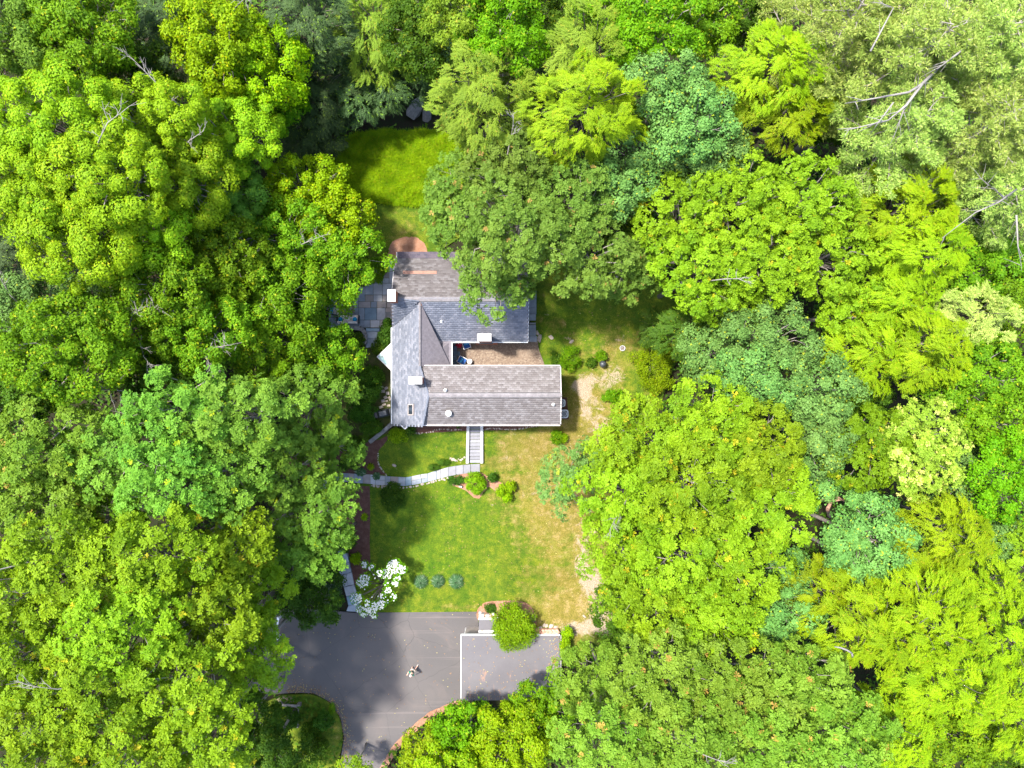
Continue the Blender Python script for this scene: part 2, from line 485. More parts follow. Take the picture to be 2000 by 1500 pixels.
M['hemlock_shade'] = leaf_mat('leaf_hemlock_shade', (0.010, 0.028, 0.006), (0.036, 0.068, 0.014), (0.1, 0.17, 0.01), 0.05, trans=0.15)  # dark needles with the shade of the shadowed stand put into the colour
M['pine'] = leaf_mat('leaf_pine', (0.100, 0.180, 0.018), (0.275, 0.365, 0.070), (0.38, 0.42, 0.11), 0.1, trans=0.3)
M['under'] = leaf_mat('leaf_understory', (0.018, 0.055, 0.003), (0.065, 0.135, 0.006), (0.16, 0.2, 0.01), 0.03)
M['shrub_bright'] = leaf_mat('leaf_shrub_bright', (0.040, 0.130, 0.001), (0.120, 0.270, 0.002), (0.25, 0.32, 0.01), 0.04)
M['shrub_dark'] = leaf_mat('leaf_shrub_dark', (0.016, 0.055, 0.004), (0.050, 0.120, 0.008), (0.1, 0.18, 0.01), 0.03)
M['hosta'] = leaf_mat('leaf_hosta', (0.025, 0.075, 0.025), (0.075, 0.150, 0.060), (0.25, 0.3, 0.2), 0.1)
M['flower'] = leaf_mat('white_bracts', (0.38, 0.40, 0.36), (0.56, 0.57, 0.53), (0.8, 0.8, 0.7), 0.02, trans=0.15, hue=0.0)
M['grass_tall'] = leaf_mat('leaf_tall_grass', (0.050, 0.145, 0.001), (0.210, 0.310, 0.001), (0.26, 0.25, 0.01), 0.05)
M['shrub_light'] = leaf_mat('leaf_shrub_light', (0.075, 0.190, 0.002), (0.185, 0.340, 0.004), (0.28, 0.36, 0.01), 0.04, trans=0.45)

# ------------------------------------------------------------------ foliage builders
def unit(a):
    return a / np.maximum(np.linalg.norm(a, axis=-1, keepdims=True), 1e-9)

class Leaves:
    def __init__(s): s.p = []; s.d = []; s.n = []; s.L = []; s.W = []; s.t = []; s.u = []
    def add(s, p, d, n, L, W, tone, turn=None):
        k = len(p)
        s.p.append(p); s.d.append(unit(d)); s.n.append(n)
        s.L.append(np.broadcast_to(L, (k,)) * rng.uniform(0.75, 1.25, k)); s.W.append(np.broadcast_to(W, (k,)) * rng.uniform(0.8, 1.2, k))
        s.t.append(np.clip(tone, 0, 1)); s.u.append(rng.random(k) if turn is None else turn)
    def build(s, name, mat, parent, tri=False):
        p = np.concatenate(s.p); d = np.concatenate(s.d); n = np.concatenate(s.n)
        L = np.concatenate(s.L)[:, None]; W = np.concatenate(s.W)[:, None]
        side = unit(np.cross(n, d) + 1e-6)
        up = unit(np.cross(d, side))
        k = len(p)
        if tri == 'out':      # narrow foot, broad outer end
            V = np.stack([p, p + d * L + side * W * .55, p + d * L - side * W * .55], 1).reshape(-1, 3)
            F = np.arange(3 * k).reshape(-1, 3)
        elif tri:
            V = np.stack([p - side * W * .5, p + side * W * .5, p + d * L], 1).reshape(-1, 3)
            F = np.arange(3 * k).reshape(-1, 3)
        else:
            V = np.stack([p, p + d * L * .5 + side * W * .5, p + d * L - up * L * .12, p + d * L * .5 - side * W * .5], 1).reshape(-1, 3)
            F = np.arange(4 * k).reshape(-1, 4)
        return np_mesh(name, V, F, mat, parent, {'tone': ('FACE', np.concatenate(s.t)), 'turn': ('FACE', np.concatenate(s.u))})

def cap_dirs(n, lo=-0.3, jit=0.12):
    i = np.arange(n) + 0.5
    z = 1 - (1 - lo) * i / n
    ph = i * 2.399963 + rng.uniform(0, 6.28)
    r = np.sqrt(np.maximum(0, 1 - z * z))
    return unit(np.stack([r * np.cos(ph), r * np.sin(ph), z], 1) + rng.normal(0, jit, (n, 3)))

#            clump r, cover, tips, leaves/tip, leaf L, leaf W, mode
KINDS = {
    'oak':     dict(r=0.95, cov=1.6, tips=42, lv=7, L=0.215, W=0.115, mode='rosette', lobes=7, hz=0.72),
    'oaksmall':dict(r=0.80, cov=1.6, tips=36, lv=7, L=0.175, W=0.10, mode='rosette', lobes=7, hz=0.70),
    'hickory': dict(r=0.95, cov=1.45, tips=42, lv=8, L=0.20, W=0.105, mode='rosette', lobes=8, hz=0.72),
    'puff':    dict(r=0.66, cov=1.30, tips=330, lv=1, L=0.15, W=0.13, mode='ball', lobes=12, hz=0.75, jn=.22, shell=.78),
    'fine':    dict(r=0.80, cov=1.60, tips=270, lv=1, L=0.16, W=0.14, mode='ball', lobes=7, hz=0.75, jn=.4, shell=.6),
    'maple':   dict(r=0.72, cov=1.60, tips=215, lv=1, L=0.18, W=0.15, mode='ball', lobes=9, hz=0.75, jn=.4, shell=.6),
    'spray':   dict(r=0.66, cov=1.55, tips=30, lv=7, L=0.17, W=0.075, mode='spray', lobes=8, hz=0.95),
}

def limb_pts(a, b, sag=0.15):
    a = Vector(a); b = Vector(b); d = b - a
    m1 = a + d * 0.35 + Vector((0, 0, d.length * sag)) + Vector(rng.normal(0, d.length * 0.05, 3))
    m2 = a + d * 0.7 + Vector((0, 0, d.length * sag * 0.7)) + Vector(rng.normal(0, d.length * 0.05, 3))
    return [a, m1, m2, b]

def broad_tree(root, rx, ry, zm, kind, mat, trunk_mat, hz=None, scale=1.0, lo=-0.3, gaps=0.07, twigs=1.0, dead=0):
    """crown of clumps of twigs round a lobed ellipsoid; local origin is the trunk's foot"""
    K = KINDS[kind]
    r0 = K['r'] * scale
    hz = hz or K['hz'] * (rx + ry) / 2
    hz = min(hz, zm * 0.7)
    n = max(7, int(K['cov'] * 2 * math.pi * (rx - r0 * .4) * (ry - r0 * .4) / (math.pi * r0 * r0)))
    D = cap_dirs(n, lo)
    lob = cap_dirs(K['lobes'], -0.1, 0.3)
    near = np.max(D @ lob.T, axis=1)
    f = 0.70 + 0.27 * np.clip((near - 0.74) / 0.26, 0, 1) ** 0.8 + rng.normal(0, 0.05, n)
    ctr = D * f[:, None] * np.array([rx, ry, hz]) + np.array([0, 0, zm])
    outw = unit(D * np.array([1 / rx, 1 / ry, 1 / hz]) + 1e-6)
    keep = rng.random(n) > gaps
    ctr, outw = ctr[keep], outw[keep]
    ni = int(n * 0.35)
    Di = cap_dirs(max(ni, 3), -0.2)
    cin = Di * rng.uniform(0.3, 0.62, (len(Di), 1)) * np.array([rx, ry, hz]) + np.array([0, 0, zm])
    ctr = np.concatenate([ctr, cin]); outw = np.concatenate([outw, Di])
    m = len(ctr)
    rr = r0 * (rng.uniform(0.62, 1.3, m) if kind != 'puff' else np.clip(rng.lognormal(0, .32, m), .5, 1.7))
    ct = rng.random(m)
    tips = K['tips']
    idx = np.repeat(np.arange(m), tips)
    dirs = unit(outw[idx] * 0.45 + np.array([0, 0, 0.62]) + rng.normal(0, 0.66, (m * tips, 3)))
    sc = np.array([1, 1, 0.75])
    tp = ctr[idx] + dirs * rr[idx, None] * sc * rng.uniform(K.get('shell', .62), 1.06, (m * tips, 1))
    tt = 0.45 * ct[idx]
    lv = Leaves()
    if K['mode'] == 'rosette':
        k = K['lv']
        j = np.repeat(np.arange(len(tp)), k)
        ax = unit(dirs + np.array([0, 0, .25]) + rng.normal(0, 0.28, dirs.shape))
        a1 = unit(np.cross(ax, rng.normal(0, 1, ax.shape)))
        a2 = np.cross(ax, a1)
        ph = np.tile(np.arange(k) * 2 * math.pi / k, len(tp)) + np.repeat(rng.uniform(0, 6.3, len(tp)), k) + rng.normal(0, 0.25, len(j))
        ld = a1[j] * np.cos(ph)[:, None] + a2[j] * np.sin(ph)[:, None] + ax[j] * rng.uniform(0.0, 0.6, (len(j), 1))
        nn = unit(ax[j] + rng.normal(0, 0.18, (len(j), 3)))
        tone = tt[j] + 0.2 * np.repeat(rng.random(len(tp)), k) + 0.35 * rng.random(len(j))
        turn = np.repeat(rng.random(len(tp)), k)
        lv.add(tp[j], ld, nn, K['L'] * scale ** .5, K['W'] * scale ** .5, tone, turn)
    elif K['mode'] == 'spray':
        k = K['lv']
        j = np.repeat(np.arange(len(tp)), k)
        az = np.arctan2(ctr[:, 1], ctr[:, 0])[idx] + rng.normal(0, .45, len(tp)) + (rng.normal(0, .5, m))[idx]
        rad = np.stack([np.cos(az), np.sin(az), -0.22 + 0 * az], 1); tan = np.stack([-np.sin(az), np.cos(az), 0 * az], 1)
        s_ = np.tile(np.linspace(-.5, .5, k), len(tp)); sg = np.tile(np.where(np.arange(k) % 2, 1., -1.), len(tp))
        sg[k - 1::k] = 0
        p = tp[j] + rad[j] * (s_ * .42)[:, None] - np.array([0, 0, .12]) * (s_ ** 2 * 2)[:, None]
        d_ = rad[j] + tan[j] * (sg * .85)[:, None] + rng.normal(0, .1, (len(j), 3))
        nn = unit(np.array([0, 0, 1.0]) + dirs[j] * .5 + rng.normal(0, .16, (len(j), 3)))
        tone = tt[j] + 0.25 * np.repeat(rng.random(len(tp)), k) + 0.3 * rng.random(len(j))
        lv.add(p, d_, nn, K['L'] * scale ** .5, K['W'] * scale ** .5, tone)
    else:
        nn = unit(dirs + rng.normal(0, K['jn'], dirs.shape))
        ld = np.cross(nn, rng.normal(0, 1, nn.shape))
        tone = tt + 0.55 * rng.random(len(tp))
        turn = np.clip(ct[idx] * 0.5 + 0.5 * rng.random(len(tp)), 0, 1) if False else rng.random(len(tp))
        lv.add(tp, ld, nn, K['L'] * scale ** .5, K['W'] * scale ** .5, tone, turn)
    lv.build('crown', mat, root, tri=True if K['mode'] == 'spray' else 'out')
    # trunk with its limbs
    mb = MB()
    tr = max(0.09, 0.026 * (rx + ry) / 2 + 0.007 * zm)
    top = Vector((rng.normal(0, .2), rng.normal(0, .2), zm + hz * 0.35))
    mb.tube([(0, 0, -0.4), (0.05, 0, zm * 0.3), (top.x * .5, top.y * .5, zm * 0.7), top], [tr * 1.25, tr, tr * .8, tr * .35], 8)
    q = np.argsort(rng.random(m))[:min(m, int(46 * twigs) + 6)]
    for i in q:
        e = Vector(ctr[i]); s0 = rng.uniform(0.45, 0.95)
        a = Vector((top.x * s0, top.y * s0, zm * 0.45 + (zm * 0.55 + hz * .3) * s0 * 0.8))
        if a.z > e.z + 0.5: a.z = max(e.z - 1.0, zm * 0.35)
        pts = limb_pts(a, e + Vector((0, 0, rr[i] * .2)))
        mb.tube(pts, [tr * .42, tr * .26, tr * .17, tr * .06], 3, False)
        for _ in range(1):
            w = Vector(tp[rng.integers(0, tips) + i * tips])
            b = pts[2].lerp(pts[3], rng.uniform(0.2, 0.8))
            mb.tube([b, b.lerp(w, .55) + Vector(rng.normal(0, .08, 3)), w], [tr * .10, tr * .07, tr * .03], 3, False)
    mb.build('trunk', trunk_mat, root, True)
    if dead < 3: dead = int(rng.random() < .2 * dead)
    else: dead -= 1
    for kdead in range(dead):
        dead_branch(root, rx, ry, zm, hz)

def dead_branch(root, rx, ry, zm, hz, az=None, L=None, zt=None, name='bare_branch'):
    """a leafless forked branch standing out of the crown"""
    mb = MB()
    az = rng.uniform(0, 6.28) if az is None else az
    L = L or rng.uniform(1.6, 2.8)
    f = rng.uniform(0.2, 0.75)
    p0 = Vector((math.cos(az) * rx * f, math.sin(az) * ry * f, zt or zm + hz * math.sqrt(max(0.05, 1 - f * f)) * 0.95))
    a2 = az + rng.normal(0, .5)
    d = Vector((math.cos(a2), math.sin(a2), 0.25)).normalized()
    p1 = p0 + d * L * .5 + Vector((0, 0, .3)); p2 = p1 + (d + Vector((rng.normal(0, .2), rng.normal(0, .2), 0))) * L * .5
    mb.tube([p0 - d * 1.5 - Vector((0, 0, 1.6)), p0, p1, p2], [.045, .038, .026, .01], 5, False)
    for k in range(8):
        t = rng.uniform(0.1, 1.0)
        b = p0.lerp(p1, t * 2) if t < .5 else p1.lerp(p2, t * 2 - 1)
        e = (d + Vector((rng.normal(0, .8), rng.normal(0, .8), rng.uniform(-.1, .5)))).normalized() * L * rng.uniform(.2, .45)
        mb.tube([b, b + e * .5 + Vector(rng.normal(0, .05, 3)), b + e], [.022, .016, .007], 4, False)
        for _ in range(2):
            g = (e.normalized() + Vector(rng.normal(0, .6, 3))) * L * .14
            mb.tube([b + e * .6, b + e * .6 + g], [.018, .007], 3, False)
    mb.build(name, M['deadwood'], root, True)

def hemlock_tree(root, R, top, base, mat, trunk_mat, dens=1.0, L=0.36, W=0.10, spread=0.95, droop=-0.28, power=0.72, ry=None):
    ry = (ry or R) / R
    lv = Leaves(); mb = MB()
    tr = 0.03 * R + 0.008 * top + .06
    mb.tube([(0, 0, -.4), (0, 0, top * .5), (0, 0, top - .1)], [tr * 1.3, tr * .8, .03], 7)
    z = base
    lump = rng.uniform(0, 6)
    lvl = 0
    while z < top - 0.15:
        t = (z - base) / (top - base)
        Lb = R * (1 - t) ** power + 0.15
        nb = max(5, int(round((5 + 5.5 * (1 - t)) * dens)))
        az0 = rng.uniform(0, 6.28)
        for b in range(nb):
            az = az0 + b * 2 * math.pi / nb + rng.normal(0, 0.16)
            lb = Lb * rng.uniform(0.68, 1.10) * (1 + .22 * math.sin(az * 3 + lump) + .12 * math.sin(az * 7 + z * 1.5 + lump))
            rad = np.array([math.cos(az), math.sin(az) * ry, 0.0]); tan = np.array([-math.sin(az), math.cos(az), 0.0])
            ns = max(3, int(lb / 0.20))
            s = np.linspace(0.22, 1.0, ns)
            cz = z + lb * (0.18 * s - 0.30 * s * s)
            cen = rad[None] * (lb * s)[:, None] + np.stack([0 * s, 0 * s, cz], 1)
            if b % 2 == 0 or lb > 2.0:
                mb.tube([(0, 0, z), tuple(cen[ns // 2] - [0, 0, .05]), tuple(cen[-1] - [0, 0, .04])], [.05 + lb * .006, .03, .008], 3, False)
            k = 9
            fan = (0.50 * np.sin(np.clip(s * 2.6, 0, math.pi)) + 0.12) * min(1.0, lb / 2.2) + .08
            j = np.repeat(np.arange(ns), k)
            lat = rng.uniform(-1, 1, len(j))
            p = cen[j] + tan * (lat * fan[j])[:, None] + rng.normal(0, 0.045, (len(j), 3)) - np.array([0, 0, 1]) * (np.abs(lat) * 0.10)[:, None]
            d = rad + tan * (lat * spread)[:, None] + np.array([0, 0, droop]) + rng.normal(0, 0.18, (len(j), 3))
            n = np.array([0, 0, 1.0]) + rad * 0.25 + rng.normal(0, 0.28, (len(j), 3))
            bt = rng.random()
            lv.add(p, d, unit(n), L, W, 0.35 * bt + 0.25 * s[j] + 0.4 * rng.random(len(j)))
        z += 0.40 / dens * rng.uniform(0.8, 1.2)
        lvl += 1
    lv.build('crown', mat, root, tri=True)
    mb.build('trunk', trunk_mat, root, True)

def pine_tree(root, R, top, base, mat, trunk_mat, nb=34, az_bias=None, tuft=0.36, dens=1.0, power=0.5, bare=0.45):
    lv = Leaves(); mb = MB()
    tr = .12 + .018 * top
    mb.tube([(0, 0, -.4), (.1, 0, top * .5), (0, 0.1, top - .3)], [tr * .9, tr * .5, .03], 8)
    tufts = []
    for b in range(nb):
        t = (b + .5) / nb
        z = base + (top - base) * t ** 0.8
        lb = (R * (1 - t) ** power * rng.uniform(0.72, 1.1) + .5)
        az = b * 2.399963 + rng.normal(0, .3)
        d = Vector((math.cos(az), math.sin(az), 0))
        tan = Vector((-math.sin(az), math.cos(az), 0))
        rise = rng.uniform(0.05, 0.28)
        pts = [Vector((0, 0, z)) + d * lb * s + Vector((0, 0, lb * rise * s ** 1.4)) + tan * (lb * .06 * math.sin(3 * s + b)) for s in (0, .3, .6, 1)]
        mb.tube(pts, [.02 + .009 * lb, .02 + .007 * lb, .02 + .004 * lb, .012], 5, False)
        nsub = int(lb * 3.2 * dens)
        for q in range(nsub):
            s = (bare * (1 - t)) + (1 - bare * (1 - t)) * (q + rng.random()) / nsub
            i = min(2, int(s / .34)); c = pts[i].lerp(pts[i + 1], min(1, (s - (0, .3, .6)[i]) / (.3, .3, .4)[i]))
            side = 1 if q % 2 else -1
            ls = lb * 0.34 * (1.15 - s) + .35
            e = c + (d * .75 + tan * side * rng.uniform(.4, 1.1)).normalized() * ls * rng.uniform(.6, 1.1) + Vector((0, 0, ls * rng.uniform(.0, .35)))
            mb.tube([c, c.lerp(e, .5) + Vector((0, 0, -.04)), e], [.028, .02, .01], 3, False)
            for w in (1.0, .62, .3)[:2 if ls < .6 else 3]:
                tufts.append(tuple(c.lerp(e, w) + Vector(rng.normal(0, .10, 3))))
        tufts.append(tuple(pts[3]))
    T = np.array(tufts); m = len(T); k = 44
    j = np.repeat(np.arange(m), k)
    dr = unit(rng.normal(0, 1, (m * k, 3)) + np.array([0, 0, .55]))
    rt = tuft * rng.uniform(.7, 1.2, m)
    p = T[j] + dr * (rt[j] * rng.uniform(.1, .7, m * k))[:, None] * np.array([1, 1, .7])
    lv.add(p, dr + np.array([0, 0, .1]), unit(np.cross(dr, rng.normal(0, 1, dr.shape))) * .5 + np.array([0, 0, .8]), 0.19, 0.055, .45 * rng.random(m)[j] + .55 * rng.random(m * k))
    lv.build('crown', mat, root, tri=True)
    mb.build('trunk', trunk_mat, root, True)

def shrub(name, px, py, r_px, h, mat, label, cat='shrub', kind='maple', ry_px=None, scale=0.5, group=None, stems=M['bark'], lo=-0.1, zoff=0.0, dens=1.7):
    g = G(px, py, h * .6 + zoff)
    zg = float(gz(g[0], g[1])) + zoff
    root = empty(name, (g[0], g[1], zg), label, cat, group)
    k = (1 - (zg + h * .6) / H) / PPM
    rx = r_px * k; ry = (ry_px or r_px) * k
    K = KINDS[kind]
    r0 = K['r'] * scale
    n = max(6, int(dens * 2 * rx * ry / (r0 * r0)))
    D = cap_dirs(n, lo, .15)
    f = rng.uniform(.55, 1.08, n)
    hz = h * .55
    ctr = D * f[:, None] * np.array([max(rx - r0 * .5, .1), max(ry - r0 * .5, .1), hz]) + np.array([0, 0, h * .45])
    m = n; tips = max(20, int(K['tips'] * K['lv'] * .7)); idx = np.repeat(np.arange(m), tips)
    ct = rng.random(m)
    dirs = unit(D[idx] * .6 + np.array([0, 0, .5]) + rng.normal(0, .7, (m * tips, 3)))
    tp = ctr[idx] + dirs * (r0 * rng.uniform(.5, 1.1, m * tips))[:, None] * np.array([1, 1, .75])
    nn = unit(dirs + rng.normal(0, .5, dirs.shape))
    lv = Leaves()
    lv.add(tp, np.cross(nn, rng.normal(0, 1, nn.shape)) + dirs * .5, nn, K['L'] * scale ** .6, K['W'] * scale ** .6, .35 * ct[idx] + .65 * rng.random(len(tp)))
    lv.build('foliage', mat, root)
    mb = MB()
    for i in range(min(9, m)):
        e = Vector(ctr[i * m // min(9, m)])
        mb.tube([(0, 0, -.05), (e.x * .4, e.y * .4, h * .25), e], [.03, .022, .01], 4, False)
    mb.build('stem', stems, root)
    return root

def blade_mound(name, px, py, r_px, h, mat, label, cat, n=900, W=0.03, group=None, ry_px=None, droop=1.0, L=None):
    g = G(px, py, h * .5); zg = float(gz(g[0], g[1]))
    root = empty(name, (g[0], g[1], zg), label, cat, group)
    k = (1 - zg / H) / PPM; rx = r_px * k; ry = (ry_px or r_px) * k
    a = rng.uniform(0, 6.283, n); u = rng.uniform(0.05, 1, n) ** .7
    base = np.stack([np.cos(a) * rx * .15 * u, np.sin(a) * ry * .15 * u, 0 * u], 1)
    mid = np.stack([np.cos(a) * rx * .55 * u, np.sin(a) * ry * .55 * u, h * (1.05 - .35 * u)], 1)
    end = np.stack([np.cos(a) * rx * u, np.sin(a) * ry * u, h * (1.0 - .8 * u * droop)], 1) + rng.normal(0, .03, (n, 3))
    side = np.stack([-np.sin(a), np.cos(a), 0 * a], 1) * W * .5
    V = np.stack([base - side, base + side, mid + side, mid - side, mid - side, mid + side, end + side * .2, end - side * .2], 1).reshape(-1, 3)
    F = np.arange(8 * n).reshape(-1, 4)
    t = np.repeat(rng.random(n), 2)
    np_mesh('foliage', V, F, mat, root, {'tone': ('FACE', t), 'turn': ('FACE', np.repeat(rng.random(n), 2))})
    return root

TREES = []
def T(px, py, rx, ry, zm, kind, pal, label, name='tree', cat='tree', **kw):
    x, y, _z = P(px, py, zm)
    zg = float(gz(x, y))
    k = (1 - zm / H) / PPM
    root = empty(name, (x, y, zg), label, cat, 'trees of the surrounding wood')
    if kind == 'hemlock' and kw.get('power', 0) == 0:
        hh = min(kw.pop('hh', 7), zm * .9); kw.pop('dens', 0)
        broad_tree(root, rx * k * 1.03, ry * k * 1.03, zm - zg, 'spray', M[pal], M['bark'], hz=hh * .5, **kw)
    elif kind == 'hemlock':
        kw['power'] = kw.get('power') or .72
        hh = kw.pop('hh', zm * .55) * .8
        hemlock_tree(root, rx * k, zm + hh * .5 - zg, max(.8, zm - hh * .6 - zg), M[pal], M[kw.pop('bark', 'bark')], ry=ry * k, **kw)
    elif kind == 'pine':
        hh = kw.pop('hh', 8)
        pine_tree(root, rx * k, zm + hh * .4 - zg, zm - hh * .6 - zg, M[pal], M['bark_pale'], **kw)
    else:
        broad_tree(root, rx * k * 1.05, ry * k * 1.05, zm - zg, kind, M[pal], M[kw.pop('bark', 'bark_pale')], **kw)
    return root

O = dict(name='oak_tree'); HM = dict(name='hemlock_tree'); MP = dict(name='maple_tree')
def build_trees():
    # ---- upper left
    T(45, 75, 100, 100, 15, 'fine', 'hickory', 'soft mid green tree filling the top left corner of the wood')
    T(170, 70, 105, 105, 15, 'maple', 'maple_mid', 'olive green drooping tree second from the top left corner', dead=1)
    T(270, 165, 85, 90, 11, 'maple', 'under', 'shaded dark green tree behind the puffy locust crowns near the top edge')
    T(345, 70, 70, 110, 10, 'hemlock', 'hemlock_shade', 'almost black hemlock in the gap left of the bright lime tree at the top edge', **HM)
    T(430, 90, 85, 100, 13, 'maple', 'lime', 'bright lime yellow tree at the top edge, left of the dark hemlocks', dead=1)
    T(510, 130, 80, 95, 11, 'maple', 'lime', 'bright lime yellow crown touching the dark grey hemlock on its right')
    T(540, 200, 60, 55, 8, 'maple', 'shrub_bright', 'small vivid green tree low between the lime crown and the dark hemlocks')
    T(610, 60, 80, 100, 9, 'hemlock', 'hemlock_shade', 'grey green hemlock with thin branches at the top edge right of the lime tree', hh=12, **HM)
    T(618, 190, 80, 95, 5.5, 'hemlock', 'hemlock_shade', 'very dark hemlock below the top edge, left of the brook', hh=11, **HM)
    T(604, 270, 62, 58, 4.5, 'hemlock', 'hemlock_shade', 'dark hemlock at the edge of the tall grass clearing', hh=8, **HM)
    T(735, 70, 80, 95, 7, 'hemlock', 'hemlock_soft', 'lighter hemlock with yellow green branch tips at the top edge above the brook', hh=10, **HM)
    T(745, 142, 88, 74, 5, 'hemlock', 'hemlock_shade', 'dark hemlock hanging over the left end of the black brook', hh=9, **HM)
    T(695, 205, 46, 40, 5, 'hemlock', 'hemlock_shade', 'small dark hemlock beside the left bank of the brook', hh=7, **HM)
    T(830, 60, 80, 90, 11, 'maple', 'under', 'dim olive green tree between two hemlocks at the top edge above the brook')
    T(840, 128, 55, 48, 5, 'hemlock', 'hemlock_shade', 'dark hemlock directly above the open water of the brook', hh=7, **HM)
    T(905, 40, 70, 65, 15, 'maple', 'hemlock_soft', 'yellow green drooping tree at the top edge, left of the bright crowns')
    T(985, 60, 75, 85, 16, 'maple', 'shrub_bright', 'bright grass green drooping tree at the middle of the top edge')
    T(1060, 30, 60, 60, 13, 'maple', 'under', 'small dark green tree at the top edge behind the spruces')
    # ---- locust group
    T(115, 255, 130, 95, 18, 'puff', 'locust', 'puffy bright green locust tree at the left edge, uppermost of its group', 'locust_tree', dead=1)
    T(290, 245, 120, 80, 15, 'puff', 'locust', 'puffy bright green locust tree below the olive trees of the upper left', 'locust_tree', dead=1)
    T(450, 265, 100, 75, 11, 'puff', 'locust', 'puffy green locust tree reaching towards the dark hemlocks', 'locust_tree')
    T(75, 370, 110, 90, 18, 'puff', 'locust', 'puffy yellow green locust tree at the left edge above the dark hollow', 'locust_tree', dead=1)
    T(215, 345, 105, 90, 19, 'puff', 'locust', 'tallest puffy locust crown in the middle of its group', 'locust_tree', dead=1)
    T(350, 355, 100, 80, 14, 'puff', 'locust', 'puffy locust crown with pale bare forks right of the tallest one', 'locust_tree', dead=3)
    T(165, 470, 110, 85, 17, 'puff', 'locust', 'puffy locust tree at the lower edge of its group beside the dark hollow', 'locust_tree', dead=1)
    T(285, 455, 75, 60, 15, 'puff', 'locust', 'small puffy locust crown at the lower right of its group', 'locust_tree')
    T(430, 395, 90, 80, 9, 'puff', 'hickory', 'darker shaded tree with bare branches left of the yellow maple', 'locust_tree', dead=3)
    # ---- yellow maple and the trees left of the house
    T(600, 375, 86, 60, 7, 'maple', 'lime', 'bright yellow green maple beside the tall grass clearing', twigs=1.3, **MP)
    T(648, 430, 72, 62, 7, 'maple', 'lime', 'yellow green maple crown right of the bare white branches', **MP)
    T(565, 470, 80, 75, 8, 'maple', 'maple_mid', 'green maple with a bare silver branch standing out of it', dead=3, **MP)
    T(672, 508, 76, 72, 7, 'maple', 'maple_mid', 'green maple overhanging the far end of the flagstone terrace', **MP)
    T(430, 510, 100, 85, 11, 'maple', 'maple_mid', 'yellow green maple below the locust group', dead=1, **MP)
    T(520, 570, 105, 80, 9, 'maple', 'maple_mid', 'yellow green maple halfway between the dark hollow and the terrace', dead=1, **MP)
    T(612, 592, 56, 48, 6, 'maple', 'shrub_bright', 'low green maple casting shade on the terrace sofa')
    T(310, 560, 90, 75, 14, 'maple', 'maple_mid', 'olive maple right of the dark hollow at the left edge', dead=1, **MP)
    T(135, 680, 125, 95, 16, 'maple', 'maple_mid', 'broad yellow green maple at the left edge below the dark hollow', **MP)
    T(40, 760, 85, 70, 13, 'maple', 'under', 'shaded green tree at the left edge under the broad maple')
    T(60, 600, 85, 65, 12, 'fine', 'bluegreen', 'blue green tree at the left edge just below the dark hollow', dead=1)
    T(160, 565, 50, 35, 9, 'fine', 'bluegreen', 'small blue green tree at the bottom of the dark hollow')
    T(40, 500, 60, 60, 6, 'hemlock', 'hemlock_shade', 'nearly black hemlock inside the dark hollow at the left edge', hh=6, **HM)  # near-black leaf colour stands in for the shade of the hollow
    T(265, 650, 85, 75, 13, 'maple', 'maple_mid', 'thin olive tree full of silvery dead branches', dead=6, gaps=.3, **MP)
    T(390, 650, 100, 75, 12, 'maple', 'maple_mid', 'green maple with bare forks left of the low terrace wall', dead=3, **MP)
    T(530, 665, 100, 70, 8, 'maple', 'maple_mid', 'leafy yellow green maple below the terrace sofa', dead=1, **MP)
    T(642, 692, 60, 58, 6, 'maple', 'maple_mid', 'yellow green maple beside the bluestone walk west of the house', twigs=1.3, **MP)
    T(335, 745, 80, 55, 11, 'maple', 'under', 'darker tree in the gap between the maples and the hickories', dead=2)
    # ---- hickories left of the lawn
    T(350, 800, 105, 80, 16, 'hickory', 'hickory', 'fresh green clumpy hickory, upper left one of the hickories', 'hickory_tree', dead=1)
    T(480, 810, 100, 75, 16, 'hickory', 'hickory', 'fresh green hickory with dark holes in its crown', 'hickory_tree', gaps=.14)
    T(600, 800, 92, 75, 9, 'hickory', 'hickory', 'green hickory reaching towards the covered grill', 'hickory_tree', dead=1)
    T(240, 890, 95, 75, 15, 'hickory', 'hickory', 'green hickory between the left edge oaks and the central hickories', 'hickory_tree', dead=1)
    T(330, 940, 95, 80, 17, 'hickory', 'hickory', 'bright clumpy hickory in the middle of the hickory group', 'hickory_tree')
    T(440, 920, 85, 75, 15, 'hickory', 'hickory', 'green hickory below the dark crown holes', 'hickory_tree', gaps=.12)
    T(545, 925, 90, 75, 11, 'hickory', 'hickory', 'green hickory left of the red mulch bed by the stone wall', 'hickory_tree')
    T(640, 880, 60, 55, 7, 'hickory', 'hickory', 'thin hickory crown with bare twigs hanging over the mulch bed', 'hickory_tree', dead=1, gaps=.15)
    T(620, 1000, 80, 70, 10, 'hickory', 'hickory', 'fresh green hickory overhanging the bed at the bluestone path end', 'hickory_tree', gaps=.1)
    T(650, 1060, 40, 35, 8, 'hickory', 'hickory', 'low green branchy hickory beside the path steps', 'hickory_tree', gaps=.1)
    T(585, 1080, 66, 52, 9, 'hickory', 'hickory', 'green hickory above the lower stone steps', 'hickory_tree')
    T(90, 870, 110, 85, 15, 'oak', 'oak_green', 'pale green oak at the left edge with a few rusty leaves', dead=1, **O)
    T(70, 990, 105, 75, 14, 'oak', 'oak_green', 'pale green oak at the left edge, second from its top oak', dead=1, **O)
    T(215, 1010, 85, 65, 12, 'oak', 'maple_mid', 'shaded oak in the dark strip between hickories and yellow oaks', **O)
    # ---- yellow oaks, lower left
    T(115, 1120, 125, 100, 18, 'oak', 'oak_yellow', 'large bright yellow green oak at the left edge', dead=2, **O)
